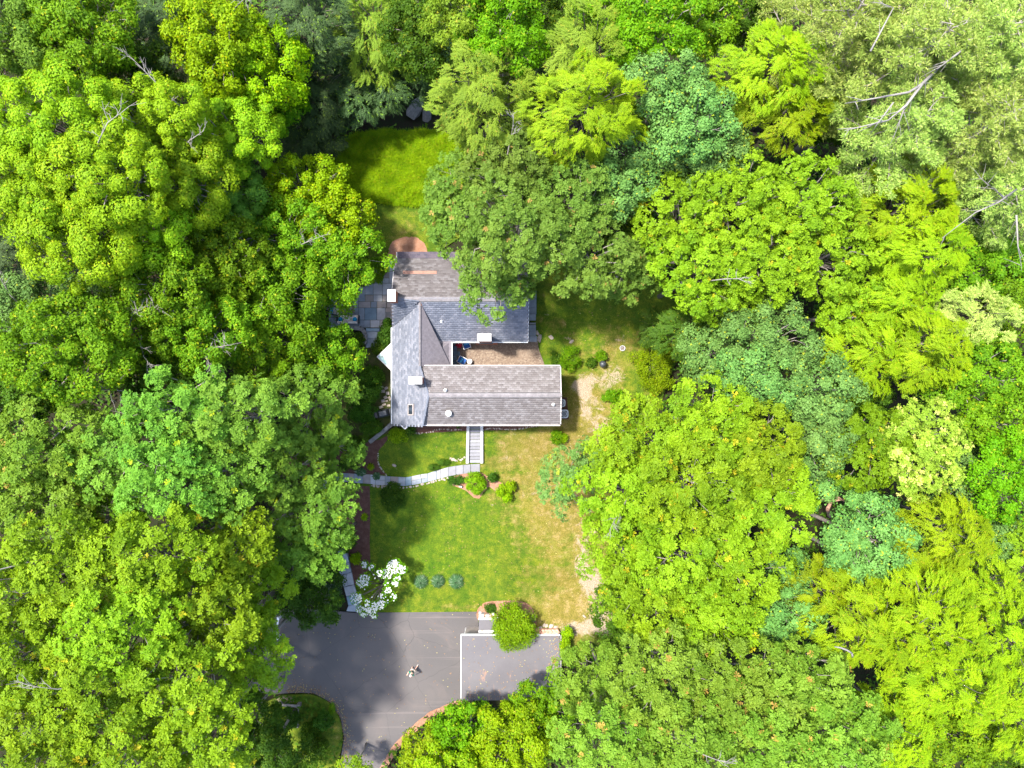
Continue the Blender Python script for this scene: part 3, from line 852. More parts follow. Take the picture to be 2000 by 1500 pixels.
    T(300, 1090, 105, 90, 18, 'oak', 'oak_yellow', 'yellow green oak at the top of the lower left oaks', dead=2, **O)
    T(450, 1070, 95, 75, 14, 'oak', 'oak_yellow', 'yellow green oak nearest the hickories', dead=1, **O)
    T(240, 1215, 105, 90, 19, 'oak', 'oak_yellow', 'tallest yellow green oak in the middle of the lower left', dead=2, **O)
    T(400, 1195, 105, 90, 16, 'oak', 'oak_yellow', 'yellow green oak left of the driveway top corner', dead=1, **O)
    T(500, 1150, 70, 65, 11, 'oak', 'oak_yellow', 'yellow green oak above the white gate post', dead=1, **O)
    T(60, 1275, 105, 95, 18, 'oak', 'oak_yellow', 'yellow green oak at the left edge, lower one', dead=2, **O)
    T(497, 1270, 75, 75, 12, 'oak', 'oak_yellow', 'yellow green oak whose branches reach out over the driveway', gaps=.1, **O)
    T(350, 1320, 100, 85, 18, 'oak', 'oak_yellow', 'yellow green oak left of the fenced island', dead=2, **O)
    T(190, 1345, 95, 85, 19, 'oak', 'oak_yellow', 'yellow green oak near the lower left corner with pale limbs', dead=2, **O)
    T(70, 1430, 115, 90, 18, 'oak', 'oak_yellow', 'yellow green oak in the lower left corner', dead=1, **O)
    T(245, 1455, 100, 80, 18, 'oak', 'oak_yellow', 'yellow green oak at the bottom edge, second from the corner', dead=2, **O)
    T(400, 1440, 90, 85, 17, 'oak', 'oak_yellow', 'yellow green oak at the bottom edge left of the dark understory', dead=1, **O)
    T(488, 1400, 56, 60, 8, 'maple', 'under', 'dark shaded tree left of the fenced island')
    T(520, 1470, 65, 55, 8, 'fine', 'shrub_dark', 'dark blue green tree at the bottom edge below the fenced island')
    T(585, 1478, 46, 36, 5, 'maple', 'under', 'small olive tree at the bottom edge beside the driveway mouth')
    T(698, 1494, 26, 24, 4, 'maple', 'oak_yellow', 'small light olive sapling leaning over the driveway mouth', gaps=.2)
    T(612, 1165, 62, 50, 5, 'maple', 'shrub_dark', 'dark green small tree between the stone steps and the driveway', name='small_tree')
    # ---- bottom middle
    T(838, 1472, 56, 46, 5, 'maple', 'hemlock_bright', 'bright yellow green low tree on the inside of the driveway bend')
    T(916, 1432, 72, 62, 6, 'maple', 'shrub_bright', 'bright green low tree below the garage roof')
    T(1000, 1440, 75, 75, 7, 'maple', 'hemlock_bright', 'bright yellow green tree at the bottom edge under the garage')
    T(1060, 1385, 58, 52, 6, 'maple', 'shrub_bright', 'low green tree covering the lower right corner of the garage roof')
    T(880, 1500, 80, 45, 8, 'maple', 'hemlock_bright', 'bright low tree at the middle of the bottom edge')
    # ---- oaks lower right
    T(1175, 1330, 85, 80, 10, 'oak', 'oak_green', 'fresh green oak right of the garage roof', gaps=.04, **O)
    T(1300, 1325, 105, 85, 16, 'oak', 'oak_green', 'fresh green oak, second one right of the garage', dead=1, **O)
    T(1180, 1440, 100, 75, 16, 'oak', 'oak_green', 'fresh green oak at the bottom edge below the garage', dead=1, **O)
    T(1330, 1445, 100, 80, 17, 'oak', 'oak_green', 'fresh green oak at the bottom edge, third from the driveway', dead=1, **O)
    T(1455, 1345, 95, 85, 16, 'oak', 'oak_green', 'green oak with dark crown gaps left of the white lone branch', dead=1, **O)
    T(1560, 1330, 95, 75, 16, 'oak', 'oak_green', 'green oak beside the pale lone branch', dead=1, **O)
    T(1480, 1455, 95, 75, 17, 'oak', 'oak_green', 'green oak at the bottom edge with silvery twigs', dead=1, **O)
    T(1630, 1430, 100, 85, 16, 'oak', 'oak_green', 'green oak at the bottom edge nearest the feathery hemlocks', dead=1, **O)
    # ---- big yellow oaks right of the lawn
    T(1105, 945, 48, 62, 7, 'oaksmall', 'bluegreen', 'small blue green tree with yellow sprigs at the lawn edge', name='small_tree', cat='tree', gaps=.1)
    T(1150, 885, 28, 26, 6, 'oaksmall', 'bluegreen', 'little blue green tree at the edge of the sandy strip', name='small_tree')
    T(1255, 860, 90, 85, 14, 'oak', 'oak_yellow', 'golden green oak nearest the sandy strip east of the house', **O)
    T(1370, 830, 95, 75, 17, 'oak', 'oak_yellow', 'golden green oak in front of the blue green maples', dead=1, **O)
    T(1470, 870, 90, 80, 16, 'oak', 'oak_yellow', 'golden green oak with orange sprigs beside the blue green maples', dead=1, **O)
    T(1220, 965, 85, 75, 14, 'oak', 'oak_yellow', 'golden green oak with a dark bare nest of branches', dead=2, **O)
    T(1350, 950, 95, 80, 18, 'oak', 'oak_yellow', 'highest golden green oak in the middle of its group', **O)
    T(1490, 980, 100, 80, 16, 'oak', 'oak_yellow', 'golden green oak above the fallen brown trunk', dead=1, **O)
    T(1215, 1065, 75, 70, 13, 'oak', 'oak_yellow', 'golden green oak overhanging the bare sand at the lawn edge', **O)
    T(1340, 1080, 95, 80, 16, 'oak', 'oak_yellow', 'golden green oak at the lower middle of its group', dead=2, **O)
    T(1440, 1110, 85, 75, 15, 'oak', 'oak_yellow', 'golden green oak left of the blue green bush-like trees', dead=1, **O)
    T(1270, 1165, 85, 75, 14, 'oak', 'oak_yellow', 'golden green oak at the lower end of the sandy bank', dead=1, **O)
    T(1390, 1200, 85, 75, 14, 'oak', 'oak_yellow', 'golden green oak just above the fresh green oaks', dead=1, **O)
    T(1205, 1190, 42, 65, 8, 'fine', 'under', 'dark green tree in the shade along the sandy bank', name='small_tree')
    # ---- oak over the roof, right of house
    T(905, 400, 92, 90, 12, 'oaksmall', 'oak_roof', 'grey green oak with russet sprigs beside the tall grass clearing', dead=1, lo=-.4, **O)
    T(1000, 330, 90, 75, 15, 'oaksmall', 'oak_roof', 'grey green oak with russet sprigs below the spruces', dead=1, **O)
    T(1010, 450, 110, 95, 16, 'oaksmall', 'oak_roof', 'large oak hanging over the north roof of the house', dead=2, lo=-.4, **O)
    T(975, 545, 75, 70, 12, 'oaksmall', 'oak_roof', 'oak crown drooping over the ridge of the house', gaps=.06, dead=1, lo=-.5, **O)
    T(1110, 400, 85, 80, 15, 'oaksmall', 'oak_roof', 'grey green oak with bare twigs right of the roof oak', dead=1, **O)
    T(1145, 500, 85, 80, 14, 'oaksmall', 'oak_roof', 'oak shading the back lawn beside the house', dead=1, lo=-.4, **O)
    T(1225, 520, 60, 62, 12, 'oaksmall', 'oak_roof', 'oak crown over the upper end of the back lawn', lo=-.4, **O)
    T(1330, 430, 85, 75, 14, 'oaksmall', 'oak_yellow', 'yellow green oak with russet tips beside the roof oak', dead=1, **O)
    T(1440, 400, 95, 80, 16, 'oaksmall', 'oak_yellow', 'yellow green oak below the blue green maple', dead=1, **O)
    T(1560, 400, 95, 85, 16, 'oaksmall', 'oak_yellow', 'yellow green oak below the pines', dead=1, **O)
    T(1370, 530, 95, 75, 15, 'oaksmall', 'oak_yellow', 'yellow green oak above the shaded back lawn', dead=2, **O)
    T(1490, 510, 95, 75, 16, 'oaksmall', 'oak_yellow', 'yellow green oak in the middle of the upper right oaks', dead=2, **O)
    T(1610, 510, 95, 80, 15, 'oaksmall', 'oak_yellow', 'yellow green oak left of the feathery yellow hemlock', dead=1, **O)
    T(1440, 590, 85, 45, 13, 'oaksmall', 'oak_yellow', 'yellow green oak just above the blue green maples', **O)
    T(1665, 605, 70, 60, 14, 'oaksmall', 'oak_yellow', 'yellow green oak beside the pale feathery tree', **O)
    # ---- upper middle conifers
    T(945, 215, 92, 100, 14, 'hemlock', 'hemlock_soft', 'light green spruce beside the brook with spiky branch tips', name='spruce_tree', hh=11, dens=1.1)
    T(1140, 115, 80, 75, 15, 'hemlock', 'hemlock_soft', 'light green spruce near the middle of the top edge', name='spruce_tree', hh=9, dens=1.1)
    T(1140, 230, 110, 90, 16, 'hemlock', 'hemlock_bright', 'yellow green spruce above the roof oak', name='spruce_tree', hh=11, dens=1.1)
    T(1060, 190, 40, 60, 9, 'hemlock', 'hemlock_shade', 'small dark hemlock in the gap between the spruces', hh=7, **HM)
    T(1180, 25, 60, 50, 15, 'maple', 'shrub_bright', 'bright green tree at the top edge right of the spruces')
    T(1275, 55, 85, 75, 17, 'maple', 'shrub_bright', 'bright green maple at the top edge above the blue green maple', **MP)
    T(1370, 45, 60, 65, 14, 'maple', 'maple_mid', 'mid green tree at the top edge left of the pines')
    T(1460, 40, 80, 60, 11, 'maple', 'under', 'dark green tree at the top edge behind the pine branches')
    T(1300, 170, 80, 65, 17, 'fine', 'bluegreen', 'blue green maple, uppermost of its group', **MP)
    T(1350, 240, 75, 75, 17, 'fine', 'bluegreen', 'blue green maple beside the yellow cedar', **MP)
    T(1270, 290, 75, 60, 14, 'fine', 'bluegreen', 'blue green maple right of the yellow spruce', **MP)
    T(1395, 320, 80, 60, 15, 'fine', 'bluegreen', 'blue green maple above the yellow green oaks', **MP)
    T(1200, 370, 80, 60, 14, 'fine', 'bluegreen', 'blue green maple next to the roof oak', dead=1, **MP)
    T(1220, 430, 50, 50, 11, 'maple', 'under', 'shaded tree in the gap beside the roof oak')
    T(1500, 150, 105, 72, 16, 'hemlock', 'hemlock_bright', 'golden yellow cedar below the pine branches', name='cedar_tree', hh=8, dens=1.2)
    T(1525, 225, 85, 60, 15, 'hemlock', 'hemlock_bright', 'golden yellow cedar crown, lower one beside the pines', name='cedar_tree', hh=7, dens=1.2)
    # ---- pines upper right
    T(1640, 60, 150, 120, 18, 'pine', 'pine', 'pale feathery pine reaching left along the top edge', name='pine_tree', nb=36)
    T(1800, 100, 140, 130, 20, 'pine', 'pine', 'tallest pale pine near the top edge with grey limbs', name='pine_tree', nb=44)
    pine_limbs = T(1760, 255, 135, 110, 18, 'pine', 'pine', 'pale pine with long bare whitish limbs over a dark gap', name='pine_tree', nb=34, bare=.5)
    T(1930, 90, 120, 120, 19, 'pine', 'pine', 'pale yellow pine filling the top right corner', name='pine_tree', nb=40)
    T(1920, 250, 120, 110, 18, 'pine', 'pine', 'pale yellow pine at the right edge, second from the top', name='pine_tree', nb=38)
    T(1950, 390, 100, 100, 16, 'pine', 'pine', 'pale pine at the right edge with bare white forks', name='pine_tree', nb=30)
    T(1890, 620, 75, 60, 14, 'hemlock', 'pine', 'pale straw coloured feathery tree near the right edge', name='pine_tree', hh=6, dens=1.1)
    T(1640, 245, 60, 55, 10, 'maple', 'under', 'dim tree deep in the gap under the pine limbs')
    T(1860, 420, 70, 60, 10, 'maple', 'under', 'dark tree in the gap between the pines and the yellow hemlock')
    # ---- right side
    T(1750, 410, 95, 80, 15, 'hemlock', 'hemlock_bright', 'bright yellow feathery hemlock below the pines', hh=8, dens=1.15, **HM)
    T(1780, 500, 90, 75, 15, 'hemlock', 'hemlock_bright', 'yellow green hemlock at the right, middle one above the pale tree', hh=8, dens=1.15, **HM)
    T(1740, 590, 70, 60, 14, 'hemlock', 'hemlock_bright', 'yellow green hemlock left of the pale straw coloured tree', hh=7, dens=1.15, **HM)
    T(1910, 520, 80, 70, 12, 'maple', 'maple_mid', 'green tree at the right edge between pines and straw coloured tree')
    T(1960, 600, 60, 70, 12, 'maple', 'maple_mid', 'green tree at the right edge beside the straw coloured tree')
    T(1690, 690, 90, 65, 14, 'hemlock', 'hemlock_bright', 'yellow green hemlock right of the blue green maples', hh=7, dens=1.15, **HM)
    T(1790, 680, 85, 75, 15, 'hemlock', 'hemlock_bright', 'bright yellow hemlock below the straw coloured tree', hh=7, dens=1.15, **HM)
    T(1900, 730, 95, 75, 14, 'maple', 'maple_mid', 'bright green tree near the right edge below the straw coloured tree')
    T(1960, 830, 80, 60, 14, 'maple', 'maple_mid', 'green tree at the right edge at half height')
    T(1965, 930, 65, 85, 15, 'fine', 'shrub_bright', 'bright rounded green tree at the right edge below half height')
    T(1335, 655, 55, 45, 7, 'hemlock', 'under', 'soft dark feathery conifer beside the back lawn', name='small_conifer', hh=6)
    T(1270, 640, 28, 30, 4, 'hemlock', 'under', 'small feathery conifer at the shaded corner of the back lawn', name='small_conifer', hh=4)
    T(1390, 690, 65, 55, 13, 'fine', 'bluegreen', 'blue green maple nearest the feathery conifers', **MP)
    T(1500, 660, 90, 60, 15, 'fine', 'bluegreen', 'blue green maple, top one right of the house', **MP)
    T(1480, 740, 85, 65, 15, 'fine', 'bluegreen', 'blue green maple behind the golden oaks', **MP)
    T(1590, 760, 85, 65, 15, 'fine', 'bluegreen', 'blue green maple with yellow sprigs left of the small dark gap', **MP)
    T(1600, 850, 60, 75, 14, 'fine', 'bluegreen', 'blue green maple right of the golden oaks', dead=1, **MP)
    T(1590, 930, 55, 50, 12, 'fine', 'bluegreen', 'blue green maple above the fallen brown trunk', **MP)
    T(1690, 870, 75, 85, 14, 'oaksmall', 'maple_mid', 'green oak left of the pale yellow tree', dead=1, **O)
    T(1670, 770, 60, 45, 11, 'maple', 'under', 'shaded green tree above the pale yellow tree')
    T(1800, 875, 75, 90, 15, 'oaksmall', 'yellowtree', 'pale cream yellow tree standing out near the right', dead=1, **O)
    T(1880, 940, 55, 80, 12, 'fine', 'bluegreen', 'blue green tree right of the pale yellow tree')
    T(1690, 1050, 88, 75, 14, 'fine', 'bluegreen', 'dense blue green round tree below the fallen brown trunk')
    T(1700, 1110, 70, 45, 13, 'fine', 'bluegreen', 'dense blue green tree, lower lobe below the round one')
    T(1825, 1040, 85, 75, 14, 'hemlock', 'hemlock_bright', 'golden feathery hemlock right of the dense blue green tree', hh=7, dens=1.2, **HM)
    T(1920, 1040, 60, 70, 12, 'fine', 'bluegreen', 'blue green tree between golden hemlock and right edge')
    T(1960, 1080, 60, 60, 12, 'oaksmall', 'oak_yellow', 'yellow green small leaved tree at the right edge')
    T(1530, 1200, 75, 50, 13, 'fine', 'bluegreen', 'pale blue green tree between the golden oaks and the hemlocks')
    T(1530, 1120, 45, 45, 11, 'fine', 'bluegreen', 'small pale blue green tree beside the golden oaks')
    T(1590, 1150, 50, 60, 12, 'hemlock', 'hemlock_bright', 'small yellow hemlock right of the pale blue green trees', hh=6, dens=1.15, **HM)
    T(1680, 1210, 95, 85, 15, 'hemlock', 'hemlock_bright', 'bright feathery hemlock left of centre in the lower right', hh=8, dens=1.2, **HM)
    T(1790, 1200, 95, 90, 16, 'hemlock', 'hemlock_bright', 'bright feathery hemlock in the middle of the lower right', hh=8, dens=1.2, **HM)
    T(1830, 1310, 95, 85, 16, 'hemlock', 'hemlock_bright', 'yellow feathery hemlock, lowest big one of the lower right', hh=8, dens=1.2, **HM)
    T(1900, 1150, 80, 60, 14, 'hemlock', 'hemlock_bright', 'feathery hemlock above the right edge corner group', hh=7, dens=1.15, **HM)
    T(1950, 1240, 80, 90, 15, 'hemlock', 'hemlock_bright', 'yellow green hemlock at the right edge, upper one', hh=8, dens=1.15, **HM)
    T(1960, 1380, 70, 80, 14, 'hemlock', 'hemlock_bright', 'yellow green hemlock at the right edge, lower one', hh=8, dens=1.15, **HM)
    T(1740, 1400, 80, 70, 13, 'hemlock', 'hemlock_bright', 'yellow green hemlock left of the bottom right corner', hh=7, dens=1.1, **HM)
    T(1870, 1440, 90, 70, 12, 'maple', 'maple_mid', 'green tree near the bottom right corner')
    T(1720, 1490, 80, 45, 9, 'maple', 'under', 'dark green tree at the bottom edge right of the oaks', dead=2)
    T(1980, 1480, 60, 50, 10, 'maple', 'under', 'dark green tree in the bottom right corner')

    # long bare limbs of the pine over the dark gap
    loc = np.array(pine_limbs.location)
    for pts, r in (([(1835, 130, 19), (1800, 165, 21), (1775, 180, 21.2), (1720, 190, 21), (1650, 202, 20)], .11), ([(1800, 165, 21), (1770, 205, 21), (1735, 235, 20.6), (1650, 255, 19.6)], .10),
                   ([(1795, 170, 21), (1765, 215, 20.8), (1745, 270, 20)], .07), ([(1900, 80, 20), (1870, 105, 21.5), (1830, 135, 21)], .10), ([(1700, 100, 20.5), (1745, 15, 21), (1720, 5, 21)], .06),
                   ([(1745, 200, 21), (1715, 240, 20.8), (1700, 262, 20)], .05), ([(1985, 370, 18), (1950, 395, 19), (1905, 415, 19), (1840, 465, 18.5)], .07), ([(1960, 385, 19), (1930, 360, 19), (1912, 345, 18.5)], .06), ([(1985, 420, 19), (1988, 480, 18.6), (1995, 520, 18)], .06)):
        q = [tuple(np.array(P(a, b, c + 1.2)) - loc) for a, b, c in pts]
        n_ = len(q)
        m = MB(); m.tube(q, [r * (1 - .75 * k / (n_ - 1)) for k in range(n_)], 6)
        for k in range(7):
            i = int(rng.integers(1, n_)); b = Vector(q[i - 1]).lerp(Vector(q[i]), rng.random()); d = (Vector(q[i]) - Vector(q[i - 1])).normalized()
            e = (d + Vector(rng.normal(0, .6, 3))).normalized() * rng.uniform(.5, 1.3)
            m.tube([b, b + e * .5, b + e + Vector((0, 0, -.1))], [r * .3, r * .2, r * .08], 4, False)
        m.build('bare_branch', M['deadwood'], pine_limbs, True)

# ------------------------------------------------------------------ ground sheets
def in_poly(x, y, poly):
    x = np.asarray(x); y = np.asarray(y)
    inside = np.zeros(x.shape, bool)
    n = len(poly)
    for i in range(n):
        x0, y0 = poly[i][:2]; x1, y1 = poly[(i + 1) % n][:2]
        if y0 == y1: continue
        c = ((y0 > y) != (y1 > y)) & (x < (x1 - x0) * (y - y0) / (y1 - y0) + x0)
        inside ^= c
    return inside

def smooth_poly(pts, n=6):
    """closed Catmull-Rom curve through the points"""
    out = []; m = len(pts)
    for i in range(m):
        p0, p1, p2, p3 = (np.array(pts[(i + k - 1) % m], float) for k in range(4))
        for j in range(n):
            t = j / n
            out.append(tuple(0.5 * ((2 * p1) + (-p0 + p2) * t + (2 * p0 - 5 * p1 + 4 * p2 - p3) * t * t + (-p0 + 3 * p1 - 3 * p2 + p3) * t ** 3)))
    return out

def sheet(name, px_poly, dz, mat, res=0.4, kind='structure', smooth=False, attrs=None, skirt=0.3, wobble=0.0):
    pp = smooth_poly(px_poly) if smooth else px_poly
    W = [G(a, b, dz)[:2] for a, b in pp]
    B = []
    for i in range(len(W)):
        a = np.array(W[i]); b = np.array(W[(i + 1) % len(W)])
        k = max(1, int(np.linalg.norm(b - a) / res))
        for j in range(k): B.append(tuple(a + (b - a) * j / k))
    if wobble:
        B = [(x + wobble * math.sin(x * 5 + y * 7) * .5 + rng.normal(0, wobble * .5), y + wobble * math.cos(x * 6 - y * 5) * .5 + rng.normal(0, wobble * .5)) for x, y in B]
    xs = [b[0] for b in B]; ys = [b[1] for b in B]
    gx, gy = np.meshgrid(np.arange(min(xs), max(xs), res), np.arange(min(ys), max(ys), res))
    gx = gx.ravel() + 0.013; gy = gy.ravel() + 0.017
    m = in_poly(gx, gy, B)
    Ba = np.array(B)
    gx, gy = gx[m], gy[m]
    if len(gx):
        d = np.min((gx[:, None] - Ba[None, :, 0]) ** 2 + (gy[:, None] - Ba[None, :, 1]) ** 2, axis=1)
        gx, gy = gx[d > (res * .45) ** 2], gy[d > (res * .45) ** 2]
    pts = [Vector(b) for b in B] + [Vector((a, b)) for a, b in zip(gx, gy)]
    edges = [(i, (i + 1) % len(B)) for i in range(len(B))]
    v, e, f, *_ = delaunay_2d_cdt(pts, edges, [], 1, 1e-5)
    V = [(p.x, p.y, float(gz(p.x, p.y)) + dz) for p in v]
    F = [tuple(q) for q in f]
    nb = len(B); base = len(V)
    V += [(x, y, float(gz(x, y)) + dz - skirt) for x, y in B]
    V += [(x, y, float(gz(x, y)) + dz) for x, y in B]
    F += [(base + i, base + (i + 1) % nb, base + nb + (i + 1) % nb, base + nb + i) for i in range(nb)]
    o = mesh_obj(name, V, F, mat)
    if attrs:
        A = np.array(V)
        for an, fn in attrs.items():
            at = o.data.attributes.new(an, 'FLOAT', 'POINT')
            at.data.foreach_set('value', np.asarray(fn(A[:, 0], A[:, 1]), np.float32))
    return tag(o, kind=kind)

def px_of(x, y):
    z = gz(x, y); k = PPM / (1 - z / H)
    return 1000 + x * k, 750 - y * k

def blobs(lst):
    def f(x, y):
        u, v = px_of(x, y); s = np.zeros(np.shape(u))
        for bx, by, rx, ry, a in lst:
            s = s + a * np.exp(-(((u - bx) / rx) ** 2 + ((v - by) / ry) ** 2))
        return np.clip(s, 0, 1.2)
    return f

# terrain
ax = np.concatenate([np.linspace(-600, -70, 10)[:-1], np.arange(-70, 70.1, 0.8), np.linspace(70, 600, 10)[1:]])
ay = np.concatenate([np.linspace(-600, -55, 10)[:-1], np.arange(-55, 55.1, 0.8), np.linspace(55, 600, 10)[1:]])
GX, GY = np.meshgrid(ax, ay)
Z = gz(GX, GY) - .12
Vt = np.stack([GX.ravel(), GY.ravel(), Z.ravel()], 1)
nx, ny = len(ax), len(ay)
ii = (np.arange(ny - 1)[:, None] * nx + np.arange(nx - 1)[None, :]).ravel()
tag(np_mesh('ground', Vt, np.stack([ii, ii + 1, ii + nx + 1, ii + nx], 1), M['forest_floor'], smooth=True), kind='structure')

LAWN = [(700, 850), (745, 850), (800, 836), (860, 826), (1050, 822), (1050, 700), (1036, 660), (1036, 560), (1100, 520), (1290, 520), (1345, 640), (1300, 760),
        (1260, 880), (1215, 960), (1210, 1080), (1245, 1190), (1215, 1265), (1115, 1290), (1104, 1240), (930, 1215), (700, 1215), (690, 1110), (695, 950), (700, 925), (700, 900)]
BACK = [(650, 300), (700, 262), (780, 256), (870, 258), (930, 330), (930, 430), (840, 500), (775, 520), (715, 500), (650, 400)]
ISLAND = [(540, 1362), (580, 1357), (612, 1358), (642, 1373), (662, 1402), (669, 1440), (662, 1478), (640, 1510), (520, 1520), (500, 1400)]
DRIVE = [(505, 1200), (560, 1188), (640, 1192), (690, 1197), (800, 1196), (934, 1195), (934, 1242), (904, 1242), (904, 1374), (884, 1374), (840, 1393), (800, 1425), (767, 1460),
         (738, 1512), (725, 1560), (655, 1560), (666, 1480), (672, 1440), (665, 1401), (643, 1370), (612, 1354), (580, 1353), (530, 1356), (500, 1350), (485, 1270)]
dry = blobs([(1150, 800, 80, 110, .8), (1070, 960, 110, 75, .65), (1110, 1070, 90, 120, .65), (1150, 1200, 90, 60, .85), (980, 880, 60, 40, .35), (1100, 850, 60, 40, .6),
             (1200, 680, 60, 40, .35), (1040, 870, 60, 30, .45), (880, 1185, 60, 10, .3), (1050, 1195, 50, 40, .5), (870, 990, 40, 60, .08), (1070, 620, 30, 40, .3)])
bare = blobs([(1142, 775, 14, 45, .36), (1165, 800, 34, 55, .25), (1175, 845, 34, 35, .25), (1140, 1100, 20, 42, .48), (1160, 1140, 26, 32, .42), (1180, 1195, 34, 60, .42), (1040, 960, 45, 14, .30), (1120, 1230, 60, 16, .25), (1100, 1000, 40, 40, .12), (1150, 1030, 30, 40, .3), (1200, 720, 30, 20, .25), (1150, 740, 25, 15, .25), (985, 893, 22, 9, .36),
              (1000, 850, 30, 10, .2), (1130, 755, 14, 16, .4), (1068, 612, 12, 10, .3), (1110, 662, 14, 7, .42), (1210, 660, 16, 14, .3), (1175, 675, 12, 5, .3), (962, 985, 8, 5, .36), (775, 915, 8, 5, .38),
              (700, 1070, 8, 20, .2), (1195, 745, 30, 20, .3), (1120, 880, 20, 20, .3), (1060, 1195, 22, 12, .2), (885, 898, 14, 6, .35), (1120, 1225, 40, 14, .35)])
lush = blobs([(800, 1030, 90, 130, .55), (880, 960, 60, 40, .4), (1100, 640, 70, 50, .75), (930, 1030, 60, 60, .35), (820, 870, 70, 30, .4), (1060, 740, 30, 50, .6), (860, 1110, 60, 40, .35), (955, 870, 14, 40, .4)])
sheet('lawn', LAWN, 0.03, M['lawn'], 0.35, attrs={'dry': dry, 'bare': bare, 'lush': lush}, wobble=.04)
sheet('back_lawn', BACK, 0.03, M['lawn'], 0.35, attrs={'dry': blobs([(740, 450, 80, 40, .25), (790, 470, 30, 20, .4)]), 'bare': blobs([(735, 462, 8, 8, .3)]), 'lush': blobs([(780, 330, 100, 80, .9)])}, smooth=True)
sheet('island_lawn', ISLAND, 0.12, M['lawn'], 0.35, attrs={'dry': blobs([(660, 1440, 14, 60, .35)]), 'bare': blobs([(560, 1366, 30, 8, .5)]), 'lush': blobs([(600, 1400, 60, 60, .2)])}, smooth=True, skirt=.3)
sheet('driveway', DRIVE, 0.06, M['asphalt'], 0.6)
sheet('mulch_bed', [(798, 826), (914, 826), (914, 841), (880, 843), (835, 846), (800, 850)], 0.06, M['mulch'], .3, wobble=.03)
sheet('mulch_bed', [(942, 826), (1050, 826), (1052, 834), (1010, 838), (975, 841), (943, 840)], 0.06, M['mulch'], .3, wobble=.03)
sheet('mulch_bed', [(560, 880), (640, 860), (700, 868), (722, 862), (742, 858), (762, 848), (750, 868), (740, 880), (737, 900), (744, 918), (752, 927), (700, 925), (630, 924), (560, 930)], 0.05, M['mulch'], .35, smooth=True)
sheet('mulch_bed', [(610, 944), (660, 944), (700, 949), (722, 950), (723, 1000), (722, 1060), (724, 1108), (706, 1130), (690, 1150), (676, 1100), (662, 1060), (640, 1010)], 0.05, M['mulch'], .35)
sheet('mulch_bed', [(872, 936), (900, 926), (938, 922), (953, 930), (990, 948), (978, 966), (955, 950), (944, 962), (936, 974), (925, 972), (910, 958), (880, 946)], 0.05, M['mulch_orange'], .25)
sheet('mulch_bed', [(931, 1196), (938, 1184), (955, 1175), (1010, 1174), (1036, 1184), (1048, 1215), (1030, 1240), (960, 1215), (935, 1212)], 0.06, M['mulch_orange'], .25, smooth=True)
sheet('mulch_bed', [(762, 520), (759, 490), (768, 470), (795, 463), (818, 466), (832, 485), (835, 520)], 0.06, M['mulch_orange'], .3, smooth=True, wobble=.05)
sheet('garden_soil', [(690, 660), (736, 640), (770, 650), (775, 830), (728, 866), (660, 850), (640, 720)], 0.02, M['garden_soil'], .4, smooth=True)
wat = [(705, 236), (740, 222), (790, 200), (850, 196), (905, 205), (915, 235), (870, 248), (800, 250), (740, 250)]
wz = -0.15
wp = [P(a, b, wz)[:2] for a, b in smooth_poly(wat, 4)]
mb = MB(); mb.prism(wp, wz - .05, wz); o = mb.build('brook', M['water']); tag(o, kind='structure')

OPEN = [LAWN, DRIVE, BACK, [(690, 480), (1060, 480), (1110, 860), (720, 860), (640, 660), (650, 590)], wat, [(895, 1235), (1110, 1235), (1110, 1372), (895, 1372)], [(640, 800), (760, 800), (760, 960), (735, 1200), (640, 1200)]]

# ------------------------------------------------------------------ house
house = empty('house', (0, 0, 0), 'long low house with three grey shingled roof wings around a pebble courtyard', 'house')
HE, RE = 3.8, 5.6           # eave and ridge heights (above the driveway)
CE, CR = 5.35, 6.15
def X(px, z): return P(px, 0, z)[0]
def Y(py, z): return P(0, py, z)[1]

